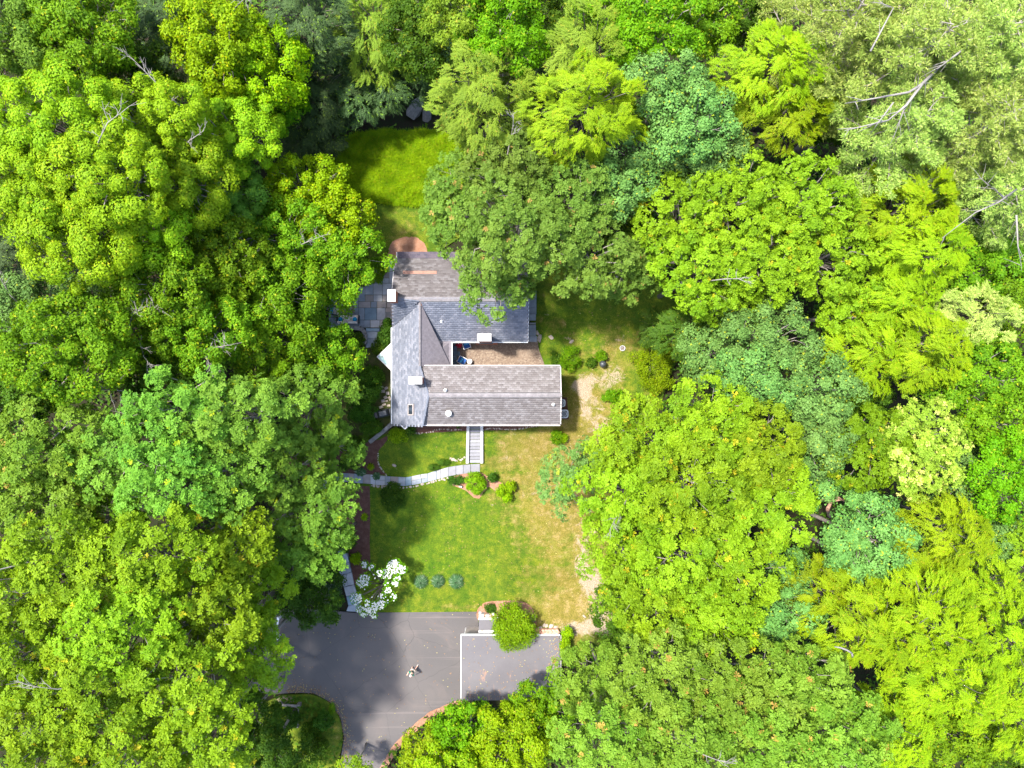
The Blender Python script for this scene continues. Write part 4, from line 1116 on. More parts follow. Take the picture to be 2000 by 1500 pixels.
def shingles(poly, eave_dir, mat, parent, expo=0.17, wid=0.30, name='shingles'):
    """courses of overlapping shingles on a planar polygon (3-D points)"""
    Pn = [Vector(p) for p in poly]
    u = Vector(eave_dir).normalized()
    n = Vector((0, 0, 0))
    for i in range(len(Pn)):
        a = Pn[i] - Pn[0]; b = Pn[(i + 1) % len(Pn)] - Pn[0]; n += a.cross(b)
    n.normalize()
    if n.z < 0: n = -n
    v = n.cross(u).normalized()
    if v.z < 0: v = -v
    o = Pn[0]
    Q = [((p - o).dot(u), (p - o).dot(v)) for p in Pn]
    u0, u1 = min(q[0] for q in Q), max(q[0] for q in Q); v0, v1 = min(q[1] for q in Q), max(q[1] for q in Q)
    us, vs = [], []
    r = 0; y = v0
    while y < v1:
        xs = np.arange(u0 - wid * ((r * 0.5) % 1), u1 + wid, wid)
        us.append(xs); vs.append(np.full(len(xs), y)); y += expo; r += 1
    us = np.concatenate(us); vs = np.concatenate(vs)
    ok = in_poly(us + wid / 2, vs + expo / 2, Q)
    us, vs = us[ok], vs[ok]
    k = len(us)
    gap = 0.012
    ua = np.array(u); va = np.array(v); na = np.array(n); oa = np.array(o)
    w = wid - gap - rng.uniform(0, .015, k)
    lift = 0.028 + rng.uniform(0, .012, k)
    low = vs + rng.uniform(-.012, .012, k)
    def pt(a, b, c): return oa + a[:, None] * ua + b[:, None] * va + c[:, None] * na
    zero = np.full(k, 0.004)
    V = np.stack([pt(us, low, lift), pt(us + w, low, lift), pt(us + w, vs + expo * 1.15, zero + .004), pt(us, vs + expo * 1.15, zero + .004),
                  pt(us, low, zero), pt(us + w, low, zero)], 1).reshape(-1, 3)
    b6 = np.arange(k)[:, None] * 6
    F = np.concatenate([b6 + np.array([[0, 1, 2, 3]]), b6 + np.array([[4, 5, 1, 0]])])
    t = rng.random(k)
    obj = np_mesh(name, V, F, mat, parent, {'tone': ('FACE', np.concatenate([t, t]))})
    return tag(obj, kind='stuff')

def roof_plane(poly, eave_dir, mat, thick=0.14, label=None, **kw):
    n = len(poly)
    top = [tuple(p) for p in poly]; bot = [(p[0], p[1], p[2] - thick) for p in poly]
    f = [tuple(range(n)), tuple(range(2 * n - 1, n - 1, -1))] + [(i, n + i, n + (i + 1) % n, (i + 1) % n) for i in range(n)]
    r = mesh_obj('roof', top + bot, f, M['deck'], house)
    if label: r['label'] = label
    shingles(poly, eave_dir, mat, r, **kw)
    return r

xW = X(766, HE); xR = X(820, RE); sW = (RE - HE) / (xR - xW)
def zW(x): return HE + sW * (x - xW)
xE = X(881, HE + .05)
yAs, yAr, yAn = Y(667, HE), Y(584, RE + .12), Y(505, HE)
zAr = RE + .12
xA0 = X(766, RE); xA1 = X(1031, HE)
yCn, yCs, yCr = Y(715.5, CE), Y(829, CE), Y(772, CR)
xC1 = X(1094, CE); xCr = xW + (CR - HE) / sW
slA = (zAr - HE) / (yAr - yAs)
yBj = yAr - (zAr - RE) / slA            # where wing B's ridge meets wing A's slope
yV = Y(640, HE)
ySW = Y(828, HE)
# wing A, north-south slopes
roof_plane([(xA0 - .05, yAn, HE), (xA1, yAn, HE), (xA1, yAr, zAr), (xA0, yAr, zAr)][::-1], (1, 0, 0), M['shingle_brown'], label='weathered brown grey north slope of the roof')
sx = -7.0
def zA(y): return zAr - slA * (yAr - y)
xv2 = X(850, HE)                                   # foot of the valley at wing A's south eave
roof_plane([(xR, yBj, RE), (xv2, yAs, HE), (xA1, yAs, HE), (xA1, yAr, zAr), (xR, yAr, zAr)], (1, 0, 0), M['shingle_blue'], label='blue grey south slope of the north wing')
roof_plane([(xA0, yAr, zAr), (xW, yV, HE), (xR, yBj, RE), (xR, yAr, zAr)], (1, -.12, 0), M['shingle_blue'], label='dark blue triangular roof facet by the west chimney')
roof_plane([(X(776, 3.6), Y(492, 3.6), 3.6), (xA1 - 2, Y(492, 3.6), 3.6), (xA1 - 2, yAn - .02, HE - .04), (X(776, HE), yAn - .02, HE - .04)], (1, 0, 0), M['shingle_dark'], label='dark strip of lower roof at the north eave')
# west slope shared by wings B and C
roof_plane([(xW, yV, zW(xW)), (xW, ySW, zW(xW)), (X(826, 5.7), ySW, zW(X(826, 5.7))), (xCr, yCr, CR), (X(820, RE), yCn, RE), (xR, yBj, RE)], (0, 1, 0), M['shingle_blue'], label='blue grey west slope with skylight')
# wing B east slope
zE = HE + .05
roof_plane([(xR, yBj, RE), (xR, yCn + .02, RE), (xE, yCn + .02, zE), (xE, yAs + .05, zE), (xv2, yAs + .02, HE + .02)][::-1], (0, 1, 0), M['shingle_brown'], label='brownish east slope between the two wings')
# wing C
roof_plane([(X(820, RE) + .02, yCn, CE), (xC1, yCn, CE), (xC1, yCr, CR), (xCr + .02, yCr, CR)][::-1], (1, 0, 0), M['shingle_lilac'], label='mottled grey north slope of the south wing')
roof_plane([(X(823, CE), yCs, CE), (xC1, yCs, CE), (xC1, yCr, CR), (xCr + .02, yCr, CR)], (1, 0, 0), M['shingle_lilac'], label='mottled grey south slope of the south wing')

def cap_strip(a, b, w, t=.05, mat=M['ridge_cap'], name='ridge_cap', seg=.32, parent=house):
    """row of cap shingles along a ridge or hip"""
    a = Vector(a); b = Vector(b); d = b - a; n = max(1, int(d.length / seg)); d.normalize()
    s = Vector((-d.y, d.x, 0)).normalized() * w / 2
    mb = MB()
    for i in range(n):
        p = a + d * (b - a).length * i / n; q = a + d * (b - a).length * (i + 1.1) / n
        z1 = Vector((0, 0, t + .03)); z2 = Vector((0, 0, t)); dn = Vector((0, 0, -w * .22))
        v = [p - s + dn + z1, p + z1, p + s + dn + z1, q - s + dn + z2, q + z2, q + s + dn + z2]
        v += [x - Vector((0, 0, .04)) for x in v[:3]]
        mb.add(v, [(0, 1, 4, 3), (1, 2, 5, 4), (6, 7, 1, 0), (7, 8, 2, 1)])
    o = mb.build(name, mat, parent)
    return tag(o, kind='stuff')
cap_strip((xCr, yCr, CR), (xC1, yCr, CR), .34)
cap_strip((xA0, yAr, zAr), (xA1, yAr, zAr), .36)
for sy_ in (-1, 1):
    strip_z = .02
    dy = .20 * sy_; dz = abs(dy) * .33
    MB().box((xCr + .2, yCr + dy - .02, CR - dz - .02), (xC1, yCr + dy + .02, CR - dz + .045)).build('ridge_gap_shade', M['black'], house)  # black strips painting the shaded gap under the raised ridge cap
MB().box((xR + .1, yAr - .23, zAr - .16), (xA1, yAr - .20, zAr - .075)).build('ridge_gap_shade', M['black'], house)  # painted dark gap under the north wing's ridge cap
cap_strip((xR, yBj, RE), (xR, yCn, RE), .16)
cap_strip((xR, yCn, RE), (xCr, yCr, CR), .14, mat=M['shingle_blue'])
cap_strip((xCr, yCr, CR), (X(826, 5.7), ySW, zW(X(826, 5.7))), .14, mat=M['shingle_blue'])

def strip(name, a, b, w, h, mat, parent=house, up=0.0):
    a = Vector(a); b = Vector(b); d = (b - a).normalized(); s = Vector((-d.y, d.x, 0)).normalized() * w / 2
    z0 = Vector((0, 0, up - h)); z1 = Vector((0, 0, up))
    v = [a - s + z0, a + s + z0, b + s + z0, b - s + z0, a - s + z1, a + s + z1, b + s + z1, b - s + z1]
    return MB().add(v, [(3, 2, 1, 0), (4, 5, 6, 7), (0, 1, 5, 4), (1, 2, 6, 5), (2, 3, 7, 6), (3, 0, 4, 7)]).build(name, mat, parent)
g = .05
strip('gutter', (X(818, CE), yCn + .07, CE), (xC1, yCn + .07, CE), .075, .1, M['gutter'])
strip('gutter', (X(815, CE), yCs - .07, CE), (xC1, yCs - .07, CE), .085, .1, M['gutter'])
strip('fascia', (xC1 + .03, yCn, CE + .03), (xC1 + .03, yCr, CR + .03), .06, .18, M['gutter'])
strip('fascia', (xC1 + .03, yCs, CE + .03), (xC1 + .03, yCr, CR + .03), .06, .18, M['gutter'])
strip('gutter', (xE + .06, yCn + .15, zE - .02), (xE + .06, yAs - .02, zE - .02), .10, .1, M['gutter'])
strip('gutter', (xv2, yAs - .06, HE - .02), (xA1, yAs - .06, HE - .02), .09, .1, M['grey_metal'])
strip('gutter', (xW - .06, yV, HE - .02), (xW - .06, ySW, HE - .02), .09, .1, M['grey_metal'])
strip('fascia', (xA0 - .08, yAn, HE), (xA0 - .08, yAr, zAr), .06, .16, M['gutter'])
strip('fascia', (xA1 + .03, yAs, HE), (xA1 + .03, yAr, zAr), .06, .16, M['grey_metal'])
strip('fascia', (X(776, 3.6) - .05, Y(492, 3.6) - .02, 3.62), (X(776, HE) - .05, yAn, HE), .06, .14, M['gutter'])
# copper flashing strip on the north slope and valley flashings
def onA(px, py):
    y = Y(py, 4.7); zz = HE + (yAn - y) / (yAn - yAr) * (zAr - HE); return P(px, py, zz)
q = [onA(787, 529), onA(853, 529), onA(853, 535), onA(787, 535)]
z_ = Vector((0, 0, .05))
MB().add([Vector(p) + z_ for p in q] + [Vector(p) for p in q], [(0, 1, 2, 3), (4, 5, 1, 0), (5, 6, 2, 1), (6, 7, 3, 2), (7, 4, 0, 3)]).build('flashing', M['copper'], house)['label'] = 'salmon copper strip on the north slope'
strip('flashing', (xR, yBj - .05, RE + .045), (xv2, yAs + .1, HE + .06), .13, .03, M['copper'], up=.02)

# walls (pentagonal blocks under the roofs)
zb = 0.9
def wall_block(x0, x1, y0, y1, ze, zr, axis, r):
    if axis == 'x':   # ridge along x at y=r
        v = []
        for x in (x0, x1): v += [(x, y0, zb), (x, y1, zb), (x, y1, ze), (x, r, zr), (x, y0, ze)]
    else:
        v = []
        for y in (y0, y1): v += [(x0, y, zb), (x1, y, zb), (x1, y, ze), (r, y, zr), (x0, y, ze)]
    f = [(0, 1, 2, 3, 4), (9, 8, 7, 6, 5)] + [(i, 5 + i, 5 + (i + 1) % 5, (i + 1) % 5) for i in range(5)]
    return MB().add(v, f).build('wall', M['wall'], house)
wall_block(xA0 + .35, xA1 - .3, yAs + .35, yAn - .3, HE - .12, zAr - .6, 'x', yAr)
wall_block(xW + .35, xE - .35, yCs + .35, yAs + .3, HE - .3, RE - .8, 'y', xR)
wall_block(xR + .3, xC1 - .3, yCs + .35, yCn - .3, CE - .12, CR - .35, 'x', yCr)
# openings on the visible side walls
def opening(name, lo, hi, panes=True):
    f = MB().box(lo, hi).build(name, M['white'], house)
    x0, y0, z0 = lo; x1, y1, z1 = hi
    if panes:
        if x1 - x0 > y1 - y0: MB().box((x0 + .08, y0 - .012, z0 + .08), (x1 - .08, y0 + .01, z1 - .08)).build('pane', M['glass'], f)
        else: MB().box((x1 - .01, y0 + .08, z0 + .08), (x1 + .012, y1 - .08, z1 - .08)).build('pane', M['glass'], f)
    return f
ysw = yCs + .35
for cx in (-5.6, -1.2, 0.9, 2.8):
    opening('window', (cx - .45, ysw - .06, 2.4), (cx + .45, ysw + .02, 3.7))
opening('door', (-3.75, ysw - .07, 1.3), (-2.75, ysw + .02, 3.4))
for cy in (-1.9, .2): opening('window', (xC1 - .32, cy - .4, 2.6), (xC1 - .24, cy + .4, 3.8))

# chimneys
def chimney(px, py, wpx, hpx, ztop, zbase, label, body=M['brick'], flues=1):
    k = (1 - ztop / H) / PPM
    c = P(px, py, ztop); w, h = wpx * k / 2, hpx * k / 2
    b = MB().box((c[0] - w + .05, c[1] - h + .05, zbase), (c[0] + w - .05, c[1] + h - .05, ztop - .12)).build('chimney', body, house)
    b['label'] = label
    MB().box((c[0] - w, c[1] - h, ztop - .12), (c[0] + w, c[1] + h, ztop - .03)).build('chimney_crown', M['mortar_cap'], b, bevel=.02)
    MB().box((c[0] - w + .07, c[1] - h + .07, ztop - .03), (c[0] + w - .07, c[1] + h - .07, ztop + .05)).build('chimney_lid', M['white'], b, bevel=.015)
    fl = MB()
    fl.box((c[0] - w - .03, c[1] - h - .03, zbase + (0 if zbase > 2 else 2.4)), (c[0] + w + .03, c[1] + h + .03, zbase + (.25 if zbase > 2 else 2.55)))
    fl.build('chimney_flashing', M['dark_steel'], b)
    return b
chimney(764.5, 577, 16, 24, 7.1, 0.9, 'brick chimney with white lid at the west end of the north wing')
chimney(811, 743, 27, 15, 7.3, 4.6, 'chimney with a white lid on the west slope')
chimney(946, 659, 28, 15, 6.6, 0.9, 'red brick chimney with white lid at the courtyard')
cz = gz(-2.3, 3.2)
c0 = P(930, 669, 1.3); c1 = P(972, 673, 1.3)
MB().box((c0[0], c1[1], 1.0), (c1[0], yAs + .1, 1.75)).build('hearth_base', M['brick'], house)

# skylight
def onW(px, py):
    z = 5.0
    for _ in range(6):
        x = X(px, z); z = zW(x)
    return P(px, py, z)
a, b_, c_, d_ = (Vector(onW(*p)) for p in ((798.5, 789), (809.5, 789), (809.5, 811), (798.5, 811)))
nW = Vector((-sW, 0, 1)).normalized()
fr = MB().add([p + nW * .0 for p in (a, b_, c_, d_)] + [p + nW * .14 for p in (a, b_, c_, d_)], [(4, 7, 6, 5), (0, 4, 5, 1), (1, 5, 6, 2), (2, 6, 7, 3), (3, 7, 4, 0)]).build('skylight', M['weathered'], house)
cc = (a + b_ + c_ + d_) / 4
ins = [cc + (p - cc) * Vector((.68, .82, .68)) + nW * .155 for p in (a, b_, c_, d_)]
MB().add(ins + [p - nW * .02 for p in ins], [(0, 3, 2, 1), (0, 1, 5, 4), (1, 2, 6, 5), (2, 3, 7, 6), (3, 0, 4, 7)]).build('skylight_glass', M['glass'], fr)

# roof vents
def vent_pipe(px, py, z):
    p = P(px, py, z)
    o = MB().lathe([(.15, -.25), (.14, .02), (.06, .04), (.06, .28), (.045, .28), (.045, .05)], p, 12).build('vent_pipe', M['white'], house, True)
    MB().lathe([(.05, .12), (.05, .25)], p, 10).build('vent_opening', M['black'], o)
vent_pipe(862.5, 627, 4.75); vent_pipe(870, 762, 6.2); vent_pipe(1081, 790, 5.95)
p = P(877, 807, 5.6)
o = MB().lathe([(.18, -.2), (.17, .3), (.27, .32), (.26, .46), (.1, .52), (.0, .53)], p, 16).build('roof_fan', M['white'], house, True)
MB().lathe([(.19, -.25), (.3, -.1)], p, 16).build('fan_flashing', M['grey_metal'], o)

# copper green entry canopy, west side
t0, t1, t2 = P(736.5, 697, 3.3), P(767.5, 667, 3.4), P(767.5, 727, 3.4)
xm = xW + .02
t1 = (xm, t1[1], 3.4); t2 = (xm, t2[1], 3.4); ap = (xm, (t1[1] + t2[1]) / 2, 3.72)
d = (0, 0, -.16)
sub = lambda p: (p[0], p[1], p[2] - .16)
cn = MB().add([t0, t1, ap, t2, sub(t0), sub(t1), sub(t2)], [(0, 2, 1), (0, 3, 2), (0, 1, 5, 4), (3, 0, 4, 6), (4, 5, 6)]).build('entry_canopy', M['verdigris'], house)
cn['label'] = 'pointed canopy roof of green weathered copper'
for tt in (t1, t2):
    strip('canopy_edge', (t0[0], t0[1], 3.32), (tt[0], tt[1], 3.42), .06, .14, M['gutter'], cn)
strip('canopy_seam', (t0[0] + .1, t0[1], 3.36), ap, .03, .03, M['copper'], cn, up=.03)
MB().box((t0[0] + .35, t0[1] - .06, .9), (t0[0] + .47, t0[1] + .06, 3.2)).build('canopy_post', M['white'], house)

# prow bay window, south-west corner
w0, w1, w2 = P(777, 824, 3.2), P(790.5, 838, 3.2), P(804, 824, 3.2)
yb = ysw + .02
poly = [(w0[0], yb), (w0[0], w0[1]), (w1[0], w1[1]), (w2[0], w2[1]), (w2[0], yb)]
bay = MB().prism(poly, .9, 3.05).build('bay_window', M['white'], house)
pl = [((x - w1[0]) * .86 + w1[0], (y - w1[1]) * .86 + w1[1] + .07) for x, y in poly]
MB().prism(pl, 3.05, 3.09).build('bay_roof', M['glass'], bay)
for a_, b2 in ((w0, w1), (w1, w2)):
    strip('bay_trim', (a_[0], a_[1], 3.16), (b2[0], b2[1], 3.16), .09, .12, M['white'], bay)
MB().prism([(w1[0] - .22, w1[1] + .32), (w1[0] + .2, w1[1] + .30), (w1[0] + .24, w1[1] + .72), (w1[0] - .2, w1[1] + .75)], 3.09, 3.13).build('bay_light', M['bluestone_pale'], bay)

# ------------------------------------------------------------------ courtyard
zt = 1.2
pat = [P(881, 660, zt + .08), P(1049, 660, zt + .08), P(1053, 685, zt + .08), P(1059, 700, zt + .08), P(1067, 722, zt + .08), P(881, 722, zt + .08)]
tag(MB().prism([q[:2] for q in pat], zt - .1, zt + .08).build('courtyard', M['pebble']), kind='structure')
walk = empty('courtyard_walk'); tag(walk, kind='structure')
def slab_px(parent, pts, z, th=.07, mat=M['bluestone'], name='paving_slab', gap=.012):
    W = [P(a, b, z) for a, b in pts]
    cx = sum(w[0] for w in W) / len(W); cy = sum(w[1] for w in W) / len(W)
    Q = []
    for w in W:
        dx, dy = w[0] - cx, w[1] - cy; L = math.hypot(dx, dy)
        Q.append((cx + dx * (1 - 2 * gap / L), cy + dy * (1 - 2 * gap / L)))
    return MB().prism(Q, z - th, z + rng.uniform(-.004, .006)).build(name, mat, parent, bevel=.008)
rect = lambda a, b, c, d: [(a, b), (c, b), (c, d), (a, d)]
for yy in range(664, 724, 10):
    slab_px(walk, rect(882.5, yy, 893, yy + 10), zt + .12, mat=M['bluestone_deep'])
slab_px(walk, rect(893, 686, 898.5, 696), zt + .12, mat=M['bluestone_deep'])

# flagstone terrace on the west side
terr = empty('flagstone_terrace'); tag(terr, kind='structure')
base = [P(a, b, zt + .06)[:2] for a, b in ((642, 560), (700, 540), (725, 505), (776, 505), (776, 640), (735, 641), (642, 641))]
MB().prism(base, zt - .2, zt + .06).build('mortar_bed', M['garden_soil'], terr)
SL = [(760, 506, 776, 530, 'p'), (760, 530, 776, 553, 'p'), (747, 515, 760, 543, 't'), (731, 515, 747, 543, 't'), (731, 543, 747, 553, 'b'), (747, 543, 760, 553, 'p'), (729, 553, 747, 576, 'p'),
      (747, 553, 764, 576, 'p'), (764, 553, 776, 590, 'p'), (713, 545, 729, 576, 'b'), (713, 576, 729, 589, 't'), (729, 576, 747, 589, 'p'), (747, 576, 764, 589, 't'), (700, 560, 713, 589, 'b'),
      (700, 589, 724, 601, 't'), (724, 589, 736, 601, 'b'), (736, 589, 755, 601, 't'), (755, 590, 776, 601, 't'), (700, 601, 712, 625, 'b'), (712, 601, 736, 625, 'd'), (736, 601, 753, 625, 'p'),
      (753, 601, 776, 625, 't'), (700, 625, 723, 640, 'b'), (723, 625, 742, 640, 'p'), (742, 625, 776, 640, 't'), (680, 575, 700, 601, 'b'), (680, 601, 700, 620, 'b'), (680, 620, 700, 640, 'b'),
      (660, 575, 680, 601, 'b'), (660, 601, 680, 620, 't'), (660, 620, 680, 640, 'b'), (642, 575, 660, 601, 'b'), (642, 601, 660, 620, 'b'), (642, 620, 660, 640, 'b')]
MM = {'p': M['bluestone_pale'], 't': M['bluestone_tan'], 'b': M['bluestone'], 'd': M['bluestone_deep']}
for a, b, c, d2, k in SL: slab_px(terr, rect(a, b, c, d2), zt + .1, mat=MM[k])
wst = empty('west_steps'); tag(wst, kind='structure')
for i, (q, zz, k) in enumerate([(rect(714, 641, 742, 647), 1.12, 'd'), (rect(715, 647, 740, 661), 1.0, 'b'), (rect(715, 661, 738, 670), .88, 'b'), (rect(714, 670, 734, 679), .76, 'b'),
                   ([(714, 679), (726, 679), (724, 711), (710, 712)], .7, 'b'), ([(726, 679), (737, 681), (736, 696), (725, 696)], .7, 'b'), ([(725, 696), (736, 696), (733, 713), (724, 711)], .7, 'b')]):
    slab_px(wst, q, zz + .5, th=.6, mat=MM[k], name='step' if i < 4 else 'paving_slab')
# curved low wall beside the terrace steps
def stone_wall(name, pts, w, h, label, n_along=.38, mat=M['greystone'], zoff=0.0, cat='wall', group=None):
    root = empty(name, (0, 0, 0), label, cat, group)
    Wp = [Vector(G(a, b, h + zoff)) for a, b in pts]
    for i in range(len(Wp) - 1):
        a = Wp[i]; b = Wp[i + 1]; L = (b - a).length; n = max(1, int(L / n_along)); d = (b - a).normalized(); s = Vector((-d.y, d.x, 0)) * w / 2
        for j in range(n):
            p = a + (b - a) * (j / n) + d * .012; q = a + (b - a) * ((j + 1) / n) - d * .012
            t = rng.uniform(-.03, .03); s1 = s * rng.uniform(.88, 1.1)
            poly = [(p - s1)[:2], (p + s1)[:2], (q + s1)[:2], (q - s1)[:2]]
            zc = (p.z + q.z) / 2
            MB().prism(poly, zc - h - .2, zc + t).build('stone', mat, root, bevel=.02)
    return root
stone_wall('terrace_wall', [(668, 641), (690, 640), (703, 641), (709, 645), (713, 652), (713, 664), (711, 672)], .34, .45, 'low curved grey fieldstone wall beside the terrace steps', mat=M['greystone'], zoff=0)
stone_wall('garden_wall', [(767, 826), (750, 841), (735, 853), (721, 864)], .34, .5, 'straight grey stone wall running from the bay window to the mulch bed')
# east side slab steps
est = empty('east_steps'); tag(est, kind='structure')
for i, (q, zz) in enumerate([(rect(1033, 668, 1049, 656), 1.32), (rect(1033, 656, 1047, 646), 1.4), (rect(1033, 646, 1047, 640), 1.5), (rect(1033, 640, 1047, 634), 1.6), (rect(1034, 633, 1047, 630), 1.68),
                             (rect(1033, 626, 1047, 613), 1.7), (rect(1033, 613, 1048, 600), 1.7), (rect(1033, 600, 1048, 584), 1.7), (rect(1034, 584, 1048, 568), 1.7)]):
    slab_px(est, q, zz, th=.7, mat=M['bluestone'] if i != 4 else M['bluestone_pale'], name='step')

# ------------------------------------------------------------------ south stair and path
st = empty('garden_stair', (0, 0, 0), 'straight pale stone stair with white cheek walls up to the south door', 'stairs')
y_top, y_bot = -3.35, -7.0
nst = 12
def SX(px, z): return P(px, 0, z)[0]
for i in range(nst):
    ya = y_bot + (y_top - y_bot) * i / nst; yb2 = y_bot + (y_top - y_bot) * (i + 1) / nst
    z = .16 + 1.14 * (i + 1) / nst
    MB().box((SX(917.5, z), ya + .035, z - .9), (SX(937.8, z), yb2 + .0, z)).build('step', M['step_stone'], st, bevel=.012)
for xa, xb in ((911.5, 917), (938, 943.5)):
    for k in range(4):
        ya = y_bot + (y_top - y_bot) * k / 4; yb2 = y_bot + (y_top - y_bot) * (k + 1) / 4
        za = .40 + 1.16 * k / 4; zb2 = .40 + 1.16 * (k + 1) / 4
        fl = 1.0 if k else 1.0
        v = []
        for (yy, zz) in ((ya, za), (yb2 - .01, zb2)):
            o1 = (1 - (yy - y_bot) / (y_top - y_bot)) * (-1.5 if xa < 920 else 0)
            v += [(SX(xa + o1, zz), yy, zz - 1.2), (SX(xb + o1, zz), yy, zz - 1.2), (SX(xb + o1, zz), yy, zz), (SX(xa + o1, zz), yy, zz)]
        MB().add(v, [(0, 1, 2, 3), (7, 6, 5, 4), (0, 4, 5, 1), (1, 5, 6, 2), (2, 6, 7, 3), (3, 7, 4, 0)]).build('cheek_wall', M['mortar_cap'], st, bevel=.01)

path = empty('garden_path'); tag(path, kind='structure')
TOPC = [(1860, 535), (1745, 540), (1655, 548), (1565, 560), (1470, 575), (1375, 603), (1330, 615), (1215, 655), (1135, 665), (1020, 690), (945, 700), (860, 695), (765, 690), (700, 685), (585, 675), (520, 665), (430, 660), (320, 655), (250, 650), (170, 648), (90, 650)]
BOTC = [(1860, 640), (1745, 650), (1655, 662), (1565, 675), (1470, 693), (1375, 720), (1330, 730), (1215, 760), (1150, 775), (1020, 800), (945, 810), (860, 805), (765, 802), (700, 800), (580, 795), (520, 785), (430, 778), (320, 770), (250, 760), (170, 758), (90, 760)]
tz = lambda q: (640 + q[0] / 6.25, 820 + q[1] / 6.25)
order = 'ppppppbptdbtbbptbtbdb'
for i in range(len(TOPC) - 1):
    a, b2, c, d2 = tz(TOPC[i]), tz(TOPC[i + 1]), tz(BOTC[i + 1]), tz(BOTC[i])
    z = float(gz(*G((a[0] + c[0]) / 2, (a[1] + c[1]) / 2)[:2])) + .11
    if i in (8, 13, 7):        # two slabs one above the other
        m1 = ((a[0] + d2[0]) / 2, (a[1] + d2[1]) / 2); m2 = ((b2[0] + c[0]) / 2, (b2[1] + c[1]) / 2)
        slab_px(path, [a, b2, m2, m1], z, mat=MM['p']); slab_px(path, [m1, m2, c, d2], z, mat=MM['p' if i == 13 else 'b'])
    else:
        slab_px(path, [a, b2, c, d2], z, mat=M['step_stone'] if i < 4 else MM[order[i]])
for q in ([(630, 935), (640, 938), (641, 955), (632, 955)], [(632, 955), (641, 955), (641, 975), (634, 975)], [(634, 975), (641, 975), (643, 992), (636, 993)], [(636, 993), (643, 992), (646, 1012), (639, 1013)]):
    slab_px(path, q, .11, mat=MM['p'])
low = empty('lower_steps'); tag(low, kind='structure')
zz = [.55, .55, .40, .25, .13, .13, .13, .13]
LS = [([(656, 1072), (671, 1070), (677, 1083), (662, 1085)], 'b'), ([(660, 1085), (678, 1082), (682, 1098), (661, 1104)], 'b'), ([(661, 1104), (682, 1098), (684, 1107), (662, 1112)], 'b'), ([(661, 1113), (684, 1107), (687, 1117), (665, 1125)], 'b'),
      ([(665, 1125), (676, 1121), (680, 1144), (671, 1147)], 'p'), ([(676, 1121), (687, 1117), (692, 1142), (680, 1144)], 'p'), ([(671, 1147), (692, 1142), (698, 1160), (676, 1165)], 'p'), ([(676, 1165), (698, 1160), (704, 1178), (680, 1183)], 'd'), ([(680, 1183), (704, 1178), (709, 1196), (676, 1194)], 'b')]
for i, (q, k) in enumerate(LS):
    slab_px(low, q, ([.55, .55, .42, .28] + [.14] * 5)[i], th=.5, mat=MM[k], name='step' if i < 4 else 'paving_slab')

# rough edging stones: one shared set of meshes, each stone its own object
def rock_mesh(r=1.0, sub=1, seed=0):
    import bmesh
    bm = bmesh.new(); bmesh.ops.create_icosphere(bm, subdivisions=sub, radius=1)
    rg = np.random.default_rng(seed)
    for v in bm.verts:
        v.co *= 1 + rg.normal(0, .14)
        v.co.z *= .7
    me = bpy.data.meshes.new('stone'); bm.to_mesh(me); bm.free(); return me
ROCKS = [rock_mesh(seed=s) for s in range(5)]
for r_ in ROCKS: r_.materials.append(M['fieldstone'])
ROCKS_G = [r_.copy() for r_ in ROCKS]
for r_ in ROCKS_G: r_.materials[0] = M['greystone']
def edging(name, pts, n, size, label, jitter=1.2, group='rough stone edgings of the beds', meshes=ROCKS, dz=.05):
    root = empty(name, (0, 0, 0), label, 'stone edging', group)
    seg = [math.dist(pts[i], pts[i + 1]) for i in range(len(pts) - 1)]; tot = sum(seg)
    for k in range(n):
        t = (k + rng.uniform(.1, .9)) / n * tot; i = 0
        while t > seg[i] and i < len(seg) - 1: t -= seg[i]; i += 1
        f = t / seg[i]; px = pts[i][0] + (pts[i + 1][0] - pts[i][0]) * f + rng.normal(0, jitter * .4); py = pts[i][1] + (pts[i + 1][1] - pts[i][1]) * f + rng.normal(0, jitter * .5)
        o = bpy.data.objects.new('stone', meshes[rng.integers(0, 5)])
        s = size * rng.uniform(.6, 1.3)
        o.location = G(px, py, dz); o.scale = (s * rng.uniform(.9, 1.6), s, s * .8); o.rotation_euler = (0, 0, rng.uniform(0, 3.1))
        link(o, root)
    return root
edging('stone_edging', [tz((x, y + 16)) for x, y in BOTC[4:16]], 30, .11, 'row of rough tan stones along the lower edge of the bluestone path')
edging('stone_edging', [(943, 839), (960, 836), (985, 838), (1010, 838), (1035, 834), (1048, 833)], 28, .075, 'small pale stones in front of the mulch bed right of the stair', 1.0)
edging('stone_edging', [(810, 846), (835, 845), (855, 838), (880, 839), (905, 838)], 20, .08, 'small pale stones in front of the mulch bed left of the stair', 1.5)
edging('stone_edging', [(738, 884), (738, 900), (745, 918), (757, 930)], 14, .07, 'small pale stones curving along the left mulch bed', 1.5)
edging('stone_edging', [(880, 896), (895, 899), (908, 893)], 10, .1, 'pinkish stones beside the foot of the stair', 3)
edging('stone_edging', [(1047, 1229), (1070, 1222), (1090, 1225)], 7, .17, 'larger pale rocks behind the brick planter', 3)
edging('stone_edging', [(1040, 1205), (1043, 1212)], 2, .2, 'two grey rocks at the foot of the rounded garage shrub', 1, meshes=ROCKS_G)
edging('stone_edging', [(1048, 645), (1052, 655), (1054, 668)], 7, .13, 'rounded stones beside the eastern slab steps', 2)
def rock(px, py, s, sy, label, mesh=ROCKS[0], name='rock', flat=.5):
    o = bpy.data.objects.new(name, mesh); o.location = G(px, py, .06); o.scale = (s, sy, s * flat); o.rotation_euler = (0, 0, rng.uniform(0, 3))
    link(o); return tag(o, label, 'rock')
rock(770, 909, .24, .13, 'pale flat rock lying on the lawn left of the path', ROCKS[1])
